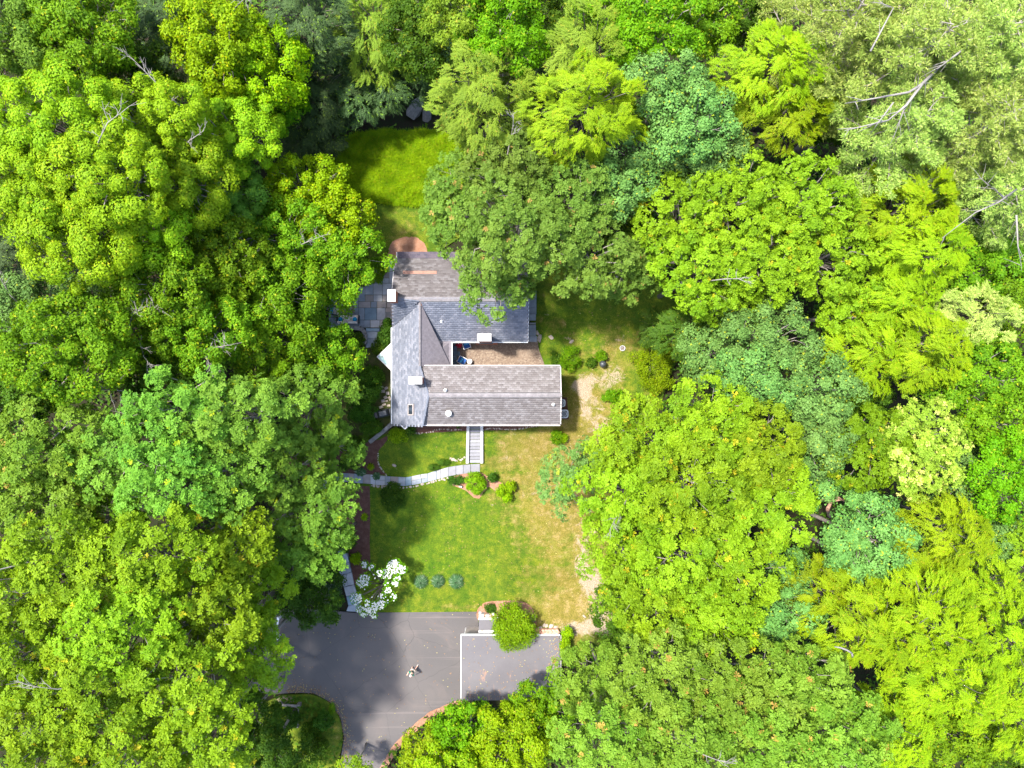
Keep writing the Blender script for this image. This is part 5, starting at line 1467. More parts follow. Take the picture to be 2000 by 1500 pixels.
rock(898, 950, .12, .1, 'small rock in the mulch beside the black lamp', ROCKS[2])
rock(1077, 659, .24, .22, 'round pinkish stepping stone on the back lawn', ROCKS[3], 'stepping_stone', .2)
rock(1116, 667, .26, .16, 'pale flat rock in a sandy patch of the back lawn', ROCKS[4])
rock(1141, 1204, .22, .1, 'small pale rock on the dry grass near the garage', ROCKS[0])
rock(940, 1233, .16, .1, 'small pale stone lying on the little flat roof', ROCKS[2]).location = P(940, 1233, 2.62)
rock(855, 247, .5, .35, 'wet grey rock in the black brook', ROCKS_G[1], flat=.7).location = P(838, 243, -.1)
rock(820, 205, 1.3, .7, 'large blue grey boulder on the far bank of the brook', ROCKS_G[2], 'boulder').location = P(812, 212, .3)
rock(860, 205, .8, .5, 'smaller boulder at the right end of the brook', ROCKS_G[3], 'boulder').location = P(835, 228, .1)
sp = empty('stepping_stones'); tag(sp, kind='structure')
for i, (a, b2, s1, s2, k) in enumerate([(740, 758, 9, 7, 'p'), (746, 756, 7, 5, 'p'), (754, 758, 8, 6, 't'), (748, 764, 9, 7, 'p'), (757, 768, 8, 7, 't'), (753, 776, 8, 7, 'p'), (761, 778, 6, 10, 'p'), (755, 783, 6, 4, 'p'), (748, 783, 8, 7, 't'),
                               (750, 790, 9, 5, 'p'), (759, 792, 8, 5, 'p'), (744, 795, 9, 6, 'p'), (759, 801, 4, 7, 'p')]):
    an = rng.uniform(-.5, .5); ca, sa = math.cos(an), math.sin(an)
    pts = [(a + (u * s1 * ca - v * s2 * sa) / 2, b2 + (u * s1 * sa + v * s2 * ca) / 2) for u, v in ((-1, -.8), (.8, -1), (1, .9), (-.85, 1))]
    slab_px(sp, pts, 1.27, th=.12, mat=M['fieldstone'] if k == 'p' else MM['t'], name='flagstone')

# ------------------------------------------------------------------ garage
gar = empty('garage', (0, 0, 0), 'garage with a flat dark grey roof edged in white beside the driveway', 'garage')
GZ = 2.9
gx0, gx1 = X(901, GZ), X(1093, GZ); gy1, gy0 = Y(1241, GZ), Y(1368, GZ)
MB().box((gx0, gy0, GZ - .18), (gx1, gy1, GZ)).build('roof', M['garage_roof'], gar)
MB().box((gx0 + .25, gy0 + .25, -.1), (gx1 - .2, gy1 - .25, GZ - .19)).build('wall', M['wall'], gar)
MB().box((gx0 - .055, gy0, GZ - .25), (gx0 - .003, gy1 + .075, GZ + .05)).build('roof_edge', M['white'], gar)
MB().box((gx0, gy1 + .003, GZ - .25), (gx1 + .02, gy1 + .075, GZ + .05)).build('roof_edge', M['white'], gar)
MB().box((gx1 + .003, gy0, GZ - .16), (gx1 + .06, gy1, GZ - .03)).build('drip_edge', M['black'], gar)
MB().box((gx1 + .09, gy0, GZ - .14), (gx1 + .13, gy1, GZ + .01)).build('gutter', M['gutter'], gar)
for k in range(2):
    y0_ = gy0 + .3 + k * 2.6
    dr = MB().box((gx0 + .17, y0_, 0.0), (gx0 + .24, y0_ + 2.3, 2.25)).build('garage_door', M['white'], gar)
    for j in range(4):
        MB().box((gx0 + .15, y0_ + .08, .08 + j * .54), (gx0 + .17, y0_ + 2.22, .54 + j * .54)).build('door_panel', M['white'], dr)
ax0, ax1 = X(935, 2.55), X(1000, 2.55); ay1, ay0 = Y(1210, 2.55), gy1 + .12
MB().box((ax0, ay0 + .22, 2.4), (ax1, ay1, 2.55)).build('low_roof', M['garage_roof'], gar)['label'] = 'small lower flat roof north of the main roof'
MB().box((ax0, ay0, 2.3), (ax1, ay0 + .21, 2.6)).build('roof_edge', M['mortar_cap'], gar)
MB().box((ax0 + .15, ay0, -.1), (ax1 - .1, ay1 - .1, 2.39)).build('wall', M['wall'], gar)
MB().box((ax0 - .02, ay1 + .003, 2.3), (ax0 + 1.35, ay1 + .14, 2.6)).build('roof_edge', M['white'], gar)
# retaining blocks and bricks north of the small roof
rt = empty('retaining_steps', (0, 0, 0), 'white block steps and pink bricks at the corner of the small garage roof', 'retaining wall')
for a, b2, c, d2, z in ((935, 1195, 940, 1200, 2.5), (935, 1200, 945, 1206, 2.5), (935, 1206, 946, 1209.5, 2.5), (960, 1198, 966, 1202, 2.6), (949, 1201, 956, 1204.5, 2.6), (968, 1204, 974, 1208, 2.6)):
    slab_px(rt, rect(a, b2, c, d2), z, th=.35, mat=M['mortar_cap'], name='block')
k = 0
for b2 in (1200, 1204.6):
    for a in np.arange(946, 975, 7.2):
        slab_px(rt, rect(a + (3.6 if k else 0), b2, a + 7 + (3.6 if k else 0), b2 + 4.4), 2.42, th=.4, mat=M['terrace_brick'], name='brick')
    k += 1
pl_ = empty('brick_planter', (0, 0, 0), 'raised pink brick planter top along the back edge of the garage roof', 'planter')
for r_i, b2 in enumerate(np.arange(1229.5, 1239, 3.4)):
    for a in np.arange(1042, 1090, 7.0):
        slab_px(pl_, rect(a + 2 * (r_i % 2), b2, a + 6.8 + 2 * (r_i % 2), b2 + 3.2), 2.72, th=.6, mat=M['terrace_brick'], name='brick', gap=.006)

# ------------------------------------------------------------------ garden and courtyard objects
def chair(px, py, rz, label):
    p = P(px, py, 1.5); t = empty('armchair', (p[0], p[1], 1.28), label, 'chair', 'blue cushioned chairs in the courtyard')
    t.rotation_euler = (0, 0, rz)
    MB().box((-.27, -.27, .28), (.27, .27, .42)).build('seat', M['cushion_blue'], t, bevel=.04)
    MB().box((-.27, .20, .42), (.27, .34, .86)).build('backrest', M['cushion_blue'], t, bevel=.04)
    MB().box((-.24, .02, .43), (.24, .20, .56)).build('pillow', M['cushion_sky'], t, bevel=.04)
    for s in (-1, 1):
        a = MB(); a.tube([(s * .31, -.34, 0), (s * .31, -.30, .6), (s * .31, .30, .62), (s * .31, .36, 0)], .028, 6)
        a.build('armrest', M['white'], t)
    MB().tube([(-.31, .34, .58), (-.27, .38, .9), (.27, .38, .9), (.31, .34, .58)], .025, 6).build('back_frame', M['white'], t)
    MB().tube([(-.31, -.3, .27), (.31, -.3, .27)], .02, 6).build('seat_frame', M['white'], t)
    return t
chair(911.5, 674, -math.radians(163) + math.pi, 'white framed chair with blue cushions below the north wing eave')
chair(903.8, 705, math.radians(60), 'white framed chair with blue cushions beside the round white table')
p = P(917.3, 706, 1.7)
tb = empty('side_table', (p[0], p[1], 1.28), 'small round white table on the pebble courtyard', 'table')
MB().lathe([(.0, .44), (.2, .44), (.215, .46), (.2, .48), (.0, .48)], n=24).build('tabletop', M['white'], tb, True)
for k in range(3):
    a = k * 2.094; MB().tube([(.14 * math.cos(a), .14 * math.sin(a), .44), (.18 * math.cos(a), .18 * math.sin(a), 0)], .016, 6).build('leg', M['white'], tb)
p = P(896.5, 672.5, 1.9)
um = empty('red_umbrella', (p[0], p[1], 1.28), 'red fabric umbrella half folded in the courtyard corner', 'umbrella')
mb = MB(); pr = [(.02, 1.0)]; n = 16; v = [(0, 0, 1.15)]
for ring, (r, z) in enumerate(((.15, 1.0), (.32, .72), (.36, .60))):
    for k in range(n):
        a = 2 * math.pi * k / n; q = r * (1.0 if k % 2 else .72); v.append((q * math.cos(a), q * math.sin(a), z))
f = [(0, 1 + k, 1 + (k + 1) % n) for k in range(n)]
for r_i in range(2):
    for k in range(n): f.append((1 + r_i * n + k, 1 + (r_i + 1) * n + k, 1 + (r_i + 1) * n + (k + 1) % n, 1 + r_i * n + (k + 1) % n))
o = mb.add(v, f).build('canopy', M['red'], um)
sm = o.modifiers.new('thick', 'SOLIDIFY'); sm.thickness = .015
MB().tube([(0, 0, 0), (0, 0, 1.2)], .02, 8).build('pole', M['grey_metal'], um)
MB().lathe([(.0, 0), (.22, 0), (.2, .06), (.0, .08)], n=16).build('base', M['black'], um, True)

# terrace furniture
p = P(679.5, 623, 1.7)
so = empty('outdoor_sofa', (p[0], p[1], 1.3), 'outdoor sofa with beige cushions and two blue pillows on the flagstone terrace', 'sofa')
MB().box((-.9, -.38, .12), (.9, .32, .30)).build('frame', M['black'], so, bevel=.02)
for s in (-1, 1): MB().box((-.86 if s < 0 else .01, -.25, .30), (-.01 if s < 0 else .86, .33, .44)).build('seat_cushion', M['cushion_beige'], so, bevel=.04)
for s in (-1, 1): MB().box((-.86 if s < 0 else .01, -.40, .40), (-.01 if s < 0 else .86, -.22, .74)).build('back_cushion', M['cushion_beige'], so, bevel=.05)
for s in (-1, 1): MB().lathe([(.0, 0), (.17, .02), (.2, .07), (.17, .13), (.0, .15)], (s * .62, -.04, .45), 16).build('pillow', M['cushion_teal'], so, True)
MB().box((-.18, -.1, .45), (.1, .12, .5)).build('pillow', M['white'], so, bevel=.02)
for s in (-1, 1): MB().box((s * .93 - .05, -.38, .1), (s * .93 + .05, .32, .58)).build('armrest', M['black'], so, bevel=.02)
for sx_ in (-.85, .85):
    for sy_ in (-.33, .27): MB().box((sx_ - .03, sy_ - .03, 0), (sx_ + .03, sy_ + .03, .12)).build('leg', M['black'], so)
p = P(681, 604, 1.6)
ct = empty('coffee_table', (p[0], p[1], 1.3), 'dark brown wooden coffee table with a small bowl behind the sofa seat', 'table')
for k in range(6): MB().box((-.5, -.33 + k * .11, .38), (.5, -.23 + k * .11, .42)).build('plank', M['wood'], ct)
MB().box((-.46, -.29, .32), (.46, .29, .375)).build('frame', M['wood'], ct)
for sx_ in (-.43, .43):
    for sy_ in (-.26, .26): MB().box((sx_ - .03, sy_ - .03, 0), (sx_ + .03, sy_ + .03, .32)).build('leg', M['wood'], ct)
bo = MB().lathe([(.0, .0), (.09, .0), (.15, .08), (.13, .08), (.07, .02), (.0, .02)], (p[0] + .2, p[1] + .05, 1.72), 16).build('bowl', M['fieldstone'], None, True)
tag(bo, 'small round stone bowl on the brown coffee table', 'bowl')
p = P(655, 607, 1.7)
ch = empty('terrace_chair', (p[0], p[1], 1.3), 'teal cushioned armchair left of the coffee table', 'chair'); ch.rotation_euler = (0, 0, math.radians(80))
MB().box((-.33, -.33, .12), (.33, .33, .3)).build('frame', M['black'], ch, bevel=.02)
MB().box((-.3, -.3, .3), (.3, .22, .44)).build('seat', M['cushion_beige'], ch, bevel=.04)
MB().box((-.3, .18, .4), (.3, .34, .8)).build('backrest', M['cushion_teal'], ch, bevel=.05)
for s in (-1, 1): MB().box((s * .36 - .04, -.33, .0), (s * .36 + .04, .33, .56)).build('armrest', M['black'], ch, bevel=.02)
mt = MB().prism([P(a, b, 1.32)[:2] for a, b in ((752, 609), (763, 609), (765, 623), (754, 623))], 1.302, 1.325).build('doormat', M['dark_steel'])
tag(mt, 'black rectangular doormat on the terrace against the house wall', 'doormat')
# covered grill, west side
p = P(749, 807, 1.9)
gr = empty('covered_grill', (p[0], p[1], 1.2), 'barbecue grill under a black cover beside the stepping stones', 'grill'); gr.rotation_euler = (0, 0, .25)
MB().add([(-.5, -.33, .25), (.5, -.33, .25), (.5, .33, .25), (-.5, .33, .25), (-.46, -.3, .85), (.46, -.3, .85), (.46, .3, .85), (-.46, .3, .85), (-.32, -.22, 1.12), (.32, -.22, 1.12), (.32, .2, 1.12), (-.32, .2, 1.12)],
         [(0, 1, 5, 4), (1, 2, 6, 5), (2, 3, 7, 6), (3, 0, 4, 7), (4, 5, 9, 8), (5, 6, 10, 9), (6, 7, 11, 10), (7, 4, 8, 11), (8, 9, 10, 11), (3, 2, 1, 0)]).build('cover', M['dark_steel'], gr, bevel=.04)
for s in (-1, 1): MB().box((s * .72 - .2, -.25, .74), (s * .72 + .2, .25, .80)).build('side_shelf', M['black'], gr, bevel=.02)
for sx_ in (-.42, .42):
    for sy_ in (-.26, .26): MB().tube([(sx_, sy_, 0), (sx_, sy_, .27)], .025, 6).build('leg', M['black'], gr)
# kettle grill and fire ring on the back lawn
p = P(1177.5, 711, 2.0); zg = float(gz(p[0], p[1]))
kg = empty('kettle_grill', (p[0], p[1], zg), 'round black kettle grill on the back lawn', 'grill')
MB().lathe([(.0, .45), (.15, .47), (.27, .6), (.29, .72)], n=24).build('bowl', M['black'], kg, True)
ld = MB().lathe([(.30, .72), (.28, .82), (.18, .93), (.0, .97)], n=24).build('lid', M['dark_steel'], kg, True)
MB().tube([(-.06, 0, .96), (-.05, 0, 1.02), (.05, 0, 1.02), (.06, 0, .96)], .012, 6).build('lid_handle', M['grey_metal'], ld)
for k in range(3):
    a = k * 2.094 + .4; MB().tube([(.15 * math.cos(a), .15 * math.sin(a), .5), (.33 * math.cos(a), .33 * math.sin(a), .0)], .014, 6).build('leg', M['grey_metal'], kg)
p = G(1216, 680, .2)
fr_ = empty('fire_ring', (p[0], p[1], float(gz(p[0], p[1]))), 'pale steel fire ring around ash on the back lawn', 'fire pit')
MB().lathe([(.20, .02), (.20, .2), (.24, .2), (.24, .0)], n=24).build('ring', M['mortar_cap'], fr_, True)
MB().lathe([(.0, .09), (.12, .08), (.195, .05)], n=20).build('ash', M['greystone'], fr_, True)
for k in range(3): MB().tube([(-.12 + .04 * k, -.1, .1), (.06 + .04 * k, .1, .14)], .025, 6).build('charred_log', M['wood'], fr_)
# AC condensers
def condenser(px, py, s, label):
    p = P(px, py, 1.7); zg = float(gz(p[0], p[1])) + .05
    t = empty('air_conditioner', (p[0], p[1], zg), label, 'air conditioner', 'air conditioners at the east gable')
    oct_ = [(s * math.copysign(abs(math.cos(a)) ** .55, math.cos(a)), s * math.copysign(abs(math.sin(a)) ** .55, math.sin(a))) for a in np.linspace(0, 2 * math.pi, 25)[:-1]]
    MB().prism(oct_, 0, .72).build('housing', M['dark_steel'], t)
    n = len(oct_); inn = [(x * .74, y * .74) for x, y in oct_]
    MB().add([(x, y, .721) for x, y in oct_] + [(x * .98, y * .98, .78) for x, y in oct_] + [(x, y, .78) for x, y in inn] + [(x, y, .72) for x, y in inn],
             [(i, (i + 1) % n, n + (i + 1) % n, n + i) for i in range(n)] + [(n + i, n + (i + 1) % n, 2 * n + (i + 1) % n, 2 * n + i) for i in range(n)] + [(2 * n + i, 2 * n + (i + 1) % n, 3 * n + (i + 1) % n, 3 * n + i) for i in range(n)]).build('top_ring', M['grey_metal'], t)
    MB().lathe([(.0, .74), (s * .72, .735)], n=20).build('grille', M['black'], t)
    for k in range(4):
        a = k * math.pi / 2 + .3; b2 = a + .7
        MB().add([(0, 0, .76), (s * .66 * math.cos(a), s * .66 * math.sin(a), .755), (s * .66 * math.cos(b2), s * .66 * math.sin(b2), .77)], [(0, 1, 2)]).build('fan_blade', M['dark_steel'], t)
    MB().lathe([(.0, .77), (.08, .77), (.08, .79), (.0, .8)], n=12).build('fan_hub', M['grey_metal'], t)
    for k in range(3): MB().lathe([(s * (.25 + .17 * k), .785), (s * (.25 + .17 * k) + .008, .785), (s * (.25 + .17 * k) + .008, .792)], n=24).build('grille_ring', M['grey_metal'], t)
condenser(1101.5, 808, .37, 'rounded square air conditioner fully visible beside the east gable')
condenser(1096.5, 787, .33, 'smaller air conditioner half hidden under the east eave')
pd = MB().prism([G(a, b, .03)[:2] for a, b in ((1086, 776), (1107, 776), (1111, 819), (1086, 819))], float(gz(4.3, -2.4)) - .1, float(gz(4.3, -2.4)) + .06).build('equipment_pad', M['mulch'])
tag(pd, kind='structure')
# garden lamp
p = G(901, 951, .3)
gl = empty('path_lamp', (p[0], p[1], float(gz(p[0], p[1]))), 'small black garden lamp with white top in the mulch below the path', 'lamp')
MB().lathe([(.11, 0), (.12, .22), (.1, .25), (.0, .25)], n=16).build('lamp_body', M['black'], gl, True)
MB().lathe([(.07, .25), (.06, .3), (.0, .31)], n=12).build('lamp_top', M['white'], gl, True)
# fences at the left of the driveway
def rail(name, pts, z, label, w=.09, mat=M['weathered'], posts=True):
    t = empty(name, (0, 0, 0), label, 'fence')
    Wp = [Vector(P(a, b, z)) for a, b in pts]
    for i in range(len(Wp) - 1):
        strip('rail', Wp[i], Wp[i + 1], w, .08, mat, t)
    for q in Wp: 
        zg = float(gz(q.x, q.y)); MB().box((q.x - w * .7, q.y - w * .7, zg - .1), (q.x + w * .7, q.y + w * .7, q.z + .04)).build('post', mat, t)
rail('driveway_gate', [(543, 1208), (540, 1248)], 1.3, 'pale thin gate rail between the oaks at the left side of the driveway', .14, M['white'])
rail('rail_fence', [(545, 1376.5), (582, 1380)], 1.3, 'weathered wooden fence beam on the planted island', .20)
rail('rail_fence', [(582.5, 1383), (581, 1420)], 1.15, 'thin weathered fence rail at a right angle on the planted island', .08)

# ------------------------------------------------------------------ person on the driveway
def skin_obj(name, nodes, edges, mat, parent, sub=2, root=0):
    me = bpy.data.meshes.new(name); me.from_pydata([n[0] for n in nodes], edges, [])
    me.materials.append(mat)
    o = bpy.data.objects.new(name, me); link(o, parent)
    m = o.modifiers.new('skin', 'SKIN')
    for i, n in enumerate(nodes):
        r = n[1]; me.skin_vertices[0].data[i].radius = r if isinstance(r, tuple) else (r, r)
        me.skin_vertices[0].data[i].use_root = (i == root)
    o.modifiers.new('sub', 'SUBSURF').levels = sub
    o.modifiers['sub'].render_levels = sub
    m.use_smooth_shade = True
    return o
px_, py_ = -8.70, -25.10
per = empty('person', (px_, py_, .06), 'person in a green shirt and beige shorts standing on the driveway', 'person')
# local frame: facing -y, then turned towards the lower left
per.rotation_euler = (0, 0, math.radians(-42))
body = [((0, 0, .95), (.14, .11)), ((0, .0, 1.15), (.15, .11)), ((0, -.03, 1.38), (.17, .11)), ((0, -.05, 1.50), (.06, .06)), ((0, -.09, 1.60), (.075, .085)), ((0, -.10, 1.70), (.07, .085)),
        ((-.20, -.03, 1.41), .055), ((-.27, -.12, 1.17), .042), ((-.20, -.36, 1.12), .032), ((-.17, -.44, 1.12), .026),
        ((.20, -.03, 1.41), .055), ((.27, -.08, 1.15), .042), ((.20, -.30, 1.08), .032), ((.17, -.38, 1.08), .026),
        ((-.10, .0, .88), .085), ((-.12, -.10, .50), .058), ((-.12, .0, .10), .036), ((-.12, -.14, .05), .034),
        ((.10, .0, .88), .085), ((.13, .16, .50), .058), ((.14, .42, .12), .036), ((.14, .36, .04), .034)]
be = [(0, 1), (1, 2), (2, 3), (3, 4), (4, 5), (2, 6), (6, 7), (7, 8), (8, 9), (2, 10), (10, 11), (11, 12), (12, 13), (0, 14), (14, 15), (15, 16), (16, 17), (0, 18), (18, 19), (19, 20), (20, 21)]
for s, hb in ((-1, 9), (1, 13)):
    h0 = Vector(body[hb][0])
    for k, (dx, L) in enumerate(((-.03, .06), (-.01, .075), (.01, .07), (.03, .055))):
        i = len(body)
        body.append((tuple(h0 + Vector((dx, -.03, 0))), .010)); body.append((tuple(h0 + Vector((dx, -.03 - L, -.015))), .008)); be += [(hb, i), (i, i + 1)]
    i = len(body); body.append((tuple(h0 + Vector((-s * .045, .0, -.005))), .010)); body.append((tuple(h0 + Vector((-s * .06, -.04, -.01))), .009)); be += [(hb, i), (i, i + 1)]
skin_obj('body', body, be, M['skin'], per)
sh = [((0, 0, .98), (.165, .13)), ((0, .0, 1.15), (.17, .13)), ((0, -.03, 1.38), (.19, .13)), ((0, -.05, 1.47), (.09, .08)), ((-.21, -.03, 1.42), .072), ((-.26, -.09, 1.24), .066), ((.21, -.03, 1.42), .072), ((.26, -.07, 1.24), .066)]
skin_obj('shirt', sh, [(0, 1), (1, 2), (2, 3), (2, 4), (4, 5), (2, 6), (6, 7)], M['shirt'], per)
so_ = [((0, 0, .95), (.16, .13)), ((-.10, 0, .86), .105), ((-.12, -.06, .58), .088), ((.10, 0, .86), .105), ((.12, .10, .58), .088)]
skin_obj('shorts', so_, [(0, 1), (1, 2), (0, 3), (3, 4)], M['shorts'], per)
MB().lathe([(.075, -.02), (.095, .03), (.092, .08), (.06, .125), (.0, .14)], (0, -.09, 1.65), 16).build('hair', M['hair'], per, True)
for s, (fx, fy) in ((-1, (-.12, -.06)), (1, (.14, .40))):
    skin_obj('shoe', [((fx, fy + .06, .05), .045), ((fx, fy - .08, .045), .045), ((fx, fy - .16, .035), .032)], [(0, 1), (1, 2)], M['shoe'], per, 1)
hd = bpy.data.objects  # face details, small but present
MB().lathe([(.0, 0), (.012, .004), (.0, .03)], (0, -.185, 1.64), 8).build('nose', M['skin'], per, True)
for s in (-1, 1):
    MB().lathe([(.0, -.01), (.011, 0), (.0, .01)], (s * .03, -.168, 1.68), 8).build('eye', M['black'], per, True)
    MB().lathe([(.0, -.03), (.016, 0), (.0, .03)], (s * .083, -.09, 1.65), 8).build('ear', M['skin'], per, True)
MB().box((-.025, -.176, 1.60), (.025, -.168, 1.608)).build('mouth', M['red'], per)

# ------------------------------------------------------------------ shrubs and flowers
rngv = rng
shrub('shrub', 777, 851, 19, 1.1, M['shrub_light'], 'bright green rounded shrub below the prow bay window', ry_px=17, kind='fine')
shrub('shrub', 800, 838, 12, .9, M['shrub_dark'], 'dark green shrub between the bay window and the stone edging')
shrub('shrub', 756, 660, 18, 1.2, M['shrub_dark'], 'dark green shrub right of the west steps', ry_px=27, kind='fine')
shrub('shrub', 742, 676, 14, .9, M['under'], 'mid green shrub left of the copper canopy', ry_px=15)
shrub('shrub', 702, 664, 12, .7, M['under'], 'small shrub behind the curved terrace wall')
shrub('shrub', 728, 735, 24, 1.6, M['under'], 'leafy green shrub below the bluestone walk', ry_px=18)
shrub('shrub', 720, 765, 26, 1.5, M['shrub_dark'], 'dark shrub beside the stepping stones', ry_px=20)
shrub('shrub', 705, 805, 28, 1.6, M['shrub_dark'], 'dark shrub left of the covered grill', ry_px=22)
shrub('shrub', 725, 835, 22, 1.2, M['under'], 'green shrub left of the stone garden wall', ry_px=15)
shrub('shrub', 735, 528, 20, 2.0, M['maple_mid'], 'green shrub overhanging the north end of the terrace', ry_px=24)
shrub('shrub', 930, 945, 21, 1.0, M['shrub_light'], 'round bright green shrub just below the bluestone path', ry_px=22, kind='fine')
shrub('shrub', 961, 932, 7.5, .7, M['shrub_dark'], 'little dark green round shrub in the brick coloured mulch')
shrub('shrub', 979, 958, 11, 1.0, M['lime'], 'yellow green shrub at the end of the mulch bed')
shrub('shrub', 996, 952, 10, 1.1, M['lime'], 'yellow green sprig casting a dark shadow on the lawn')
shrub('shrub', 990, 971, 9, .9, M['lime'], 'lowest yellow green sprig at the end of the mulch bed')
shrub('flower_clump', 888, 938, 20, .45, M['shrub_dark'], 'low dark green perennials along the path edging', cat='plant', ry_px=6)
shrub('shrub', 765, 972, 22, 1.6, M['shrub_dark'], 'dark green shrub touching the lower edge of the bluestone path', ry_px=28)
shrub('shrub', 1087, 853, 12, 1.0, M['shrub_bright'], 'small bright green bush south of the east gable', ry_px=14)
shrub('shrub', 1099, 856, 5, .6, M['lime'], 'tiny yellow green bush at the foot of the small bright bush')
shrub('shrub', 1113, 700, 21, 1.0, M['shrub_bright'], 'leafy green bush on the back lawn near the courtyard corner', ry_px=24, kind='oaksmall')
shrub('shrub', 1088, 703, 12, .5, M['under'], 'low green bush at the courtyard corner', ry_px=14)
shrub('shrub', 1174, 696, 10, .8, M['shrub_bright'], 'small green bush behind the kettle grill')
shrub('shrub', 1155, 709, 7, .5, M['under'], 'tiny green bush left of the kettle grill')
shrub('shrub', 1278, 710, 42, 2.4, M['hemlock_bright'], 'feathery yellow green bush at the right end of the back lawn', ry_px=60, kind='oaksmall', scale=.7)
shrub('shrub', 1200, 775, 24, 1.6, M['shrub_bright'], 'green bush in front of the golden oaks beside the sand', ry_px=12)
gsh = shrub('garage_shrub', 1003, 1225, 44, 2.6, M['shrub_light'], 'large round bright green shrub overlapping the garage roof', ry_px=43, kind='oaksmall', scale=.75, lo=-.5, dens=3.2)
shrub('shrub', 962, 1188, 17, .5, M['shrub_dark'], 'low dark green plants in the bed behind the garage', cat='plant', ry_px=7)
shrub('shrub', 1104, 1262, 8, 1.4, M['lime'], 'yellow green shrub strip along the right edge of the garage roof', ry_px=26)
shrub('shrub', 1108, 1235, 10, 1.1, M['lime'], 'yellow green shrub at the corner of the brick planter')
shrub('shrub', 632, 1408, 17, 1.8, M['shrub_dark'], 'dark green shrub in the middle of the planted island', ry_px=20)
shrub('shrub', 605, 1430, 17, 1.6, M['under'], 'green shrub right of the fence rails on the island', ry_px=20)
shrub('shrub', 558, 1405, 26, 2.2, M['shrub_dark'], 'dark green shrub behind the fence beam', ry_px=22)
shrub('shrub', 622, 1456, 16, 1.8, M['under'], 'olive shrub at the lower end of the planted island', ry_px=16)
shrub('shrub', 695, 1092, 10, .5, M['lime'], 'little yellow green plant in the lower mulch bed', cat='plant')
shrub('shrub', 668, 1055, 26, 1.6, M['shrub_dark'], 'dark shrub between the steps and the lower mulch bed', ry_px=24)
shrub('shrub', 640, 1150, 26, 1.5, M['hosta'], 'blue green shrub left of the lower steps', ry_px=30)
shrub('shrub', 690, 870, 26, 1.3, M['under'], 'green shrub in the left mulch bed', ry_px=18)
shrub('shrub', 680, 905, 18, .9, M['shrub_dark'], 'dark green shrub above the end of the bluestone path', ry_px=12)
shrub('potted_plant', 757, 631, 5.5, .5, M['shrub_dark'], 'small round potted plant by the terrace doormat', cat='plant')
blade_mound('grass_mound', 822, 1137, 16, .55, M['hosta'], 'blue green grass mound, leftmost of the three on the lawn', 'ornamental grass', group='three grass mounds on the lawn')
blade_mound('grass_mound', 855, 1136, 15, .55, M['hosta'], 'blue green grass mound, middle one of the three on the lawn', 'ornamental grass', group='three grass mounds on the lawn')
blade_mound('grass_mound', 891, 1136.5, 17, .55, M['hosta'], 'blue green grass mound, rightmost of the three on the lawn', 'ornamental grass', group='three grass mounds on the lawn')
blade_mound('hosta', 704, 922, 13, .4, M['hosta'], 'large blue grey hosta hanging over the path', 'plant', 160, .16, ry_px=10)
blade_mound('hosta', 735, 930, 10, .35, M['hosta'], 'smaller blue green hosta at the upper edge of the path', 'plant', 120, .14, ry_px=9)
blade_mound('grass_clump', 848, 913, 15, .45, M['shrub_dark'], 'dark ornamental grass above the path, left part', 'ornamental grass', 500, .03, ry_px=9)
blade_mound('grass_clump', 868, 903, 15, .45, M['shrub_dark'], 'dark ornamental grass above the path, right part near the stair', 'ornamental grass', 500, .03, ry_px=9)
blade_mound('grass_clump', 895, 832, 6, .4, M['shrub_dark'], 'small grass tuft in the mulch left of the stair', 'ornamental grass', 150, .03)
blade_mound('fern', 724, 912, 9, .4, M['lime'], 'yellow green fern in the left mulch bed', 'plant', 160, .05)
blade_mound('fern', 712, 1010, 9, .4, M['lime'], 'yellow green fern in the mulch bed below the path', 'plant', 160, .05)
blade_mound('ground_cover', 648, 1386, 9, .25, M['shrub_bright'], 'bright green patch of ground cover on the planted island', 'plant', 500, .04, ry_px=16)

# dogwood with white bracts
g0 = G(742, 1150, 2.4); zg = float(gz(g0[0], g0[1]))
dw = empty('dogwood_tree', (g0[0], g0[1], zg), 'white flowering dogwood between the lower steps and the lawn', 'tree')
CL = [(770, 1107, 13, 120), (784, 1112, 9, 80), (772, 1100, 7, 50), (755, 1121, 10, 60), (742, 1119, 6, 30), (712, 1133, 11, 75), (705, 1139, 8, 50), (712, 1103, 6, 26), (726, 1107, 6, 14), (776, 1130, 6, 40), (772, 1139, 6, 30),
      (757, 1151, 7, 30), (749, 1163, 5, 14), (696, 1170, 11, 60), (718, 1177, 5, 20), (733, 1184, 8, 55), (744, 1180, 8, 55), (717, 1191, 8, 50), (704, 1190, 7, 45), (727, 1195, 7, 45), (731, 1204, 4, 18), (710, 1200, 5, 24), (756, 1177, 4, 8), (768, 1166, 6, 20), (700, 1165, 6, 24), (740, 1150, 30, 16), (755, 1140, 4, 6)]
lv = Leaves(); fl = Leaves(); mb = MB()
mb.tube([(0, 0, -.1), (.05, 0, .9), (0, .05, 1.6)], [.09, .07, .05], 7)
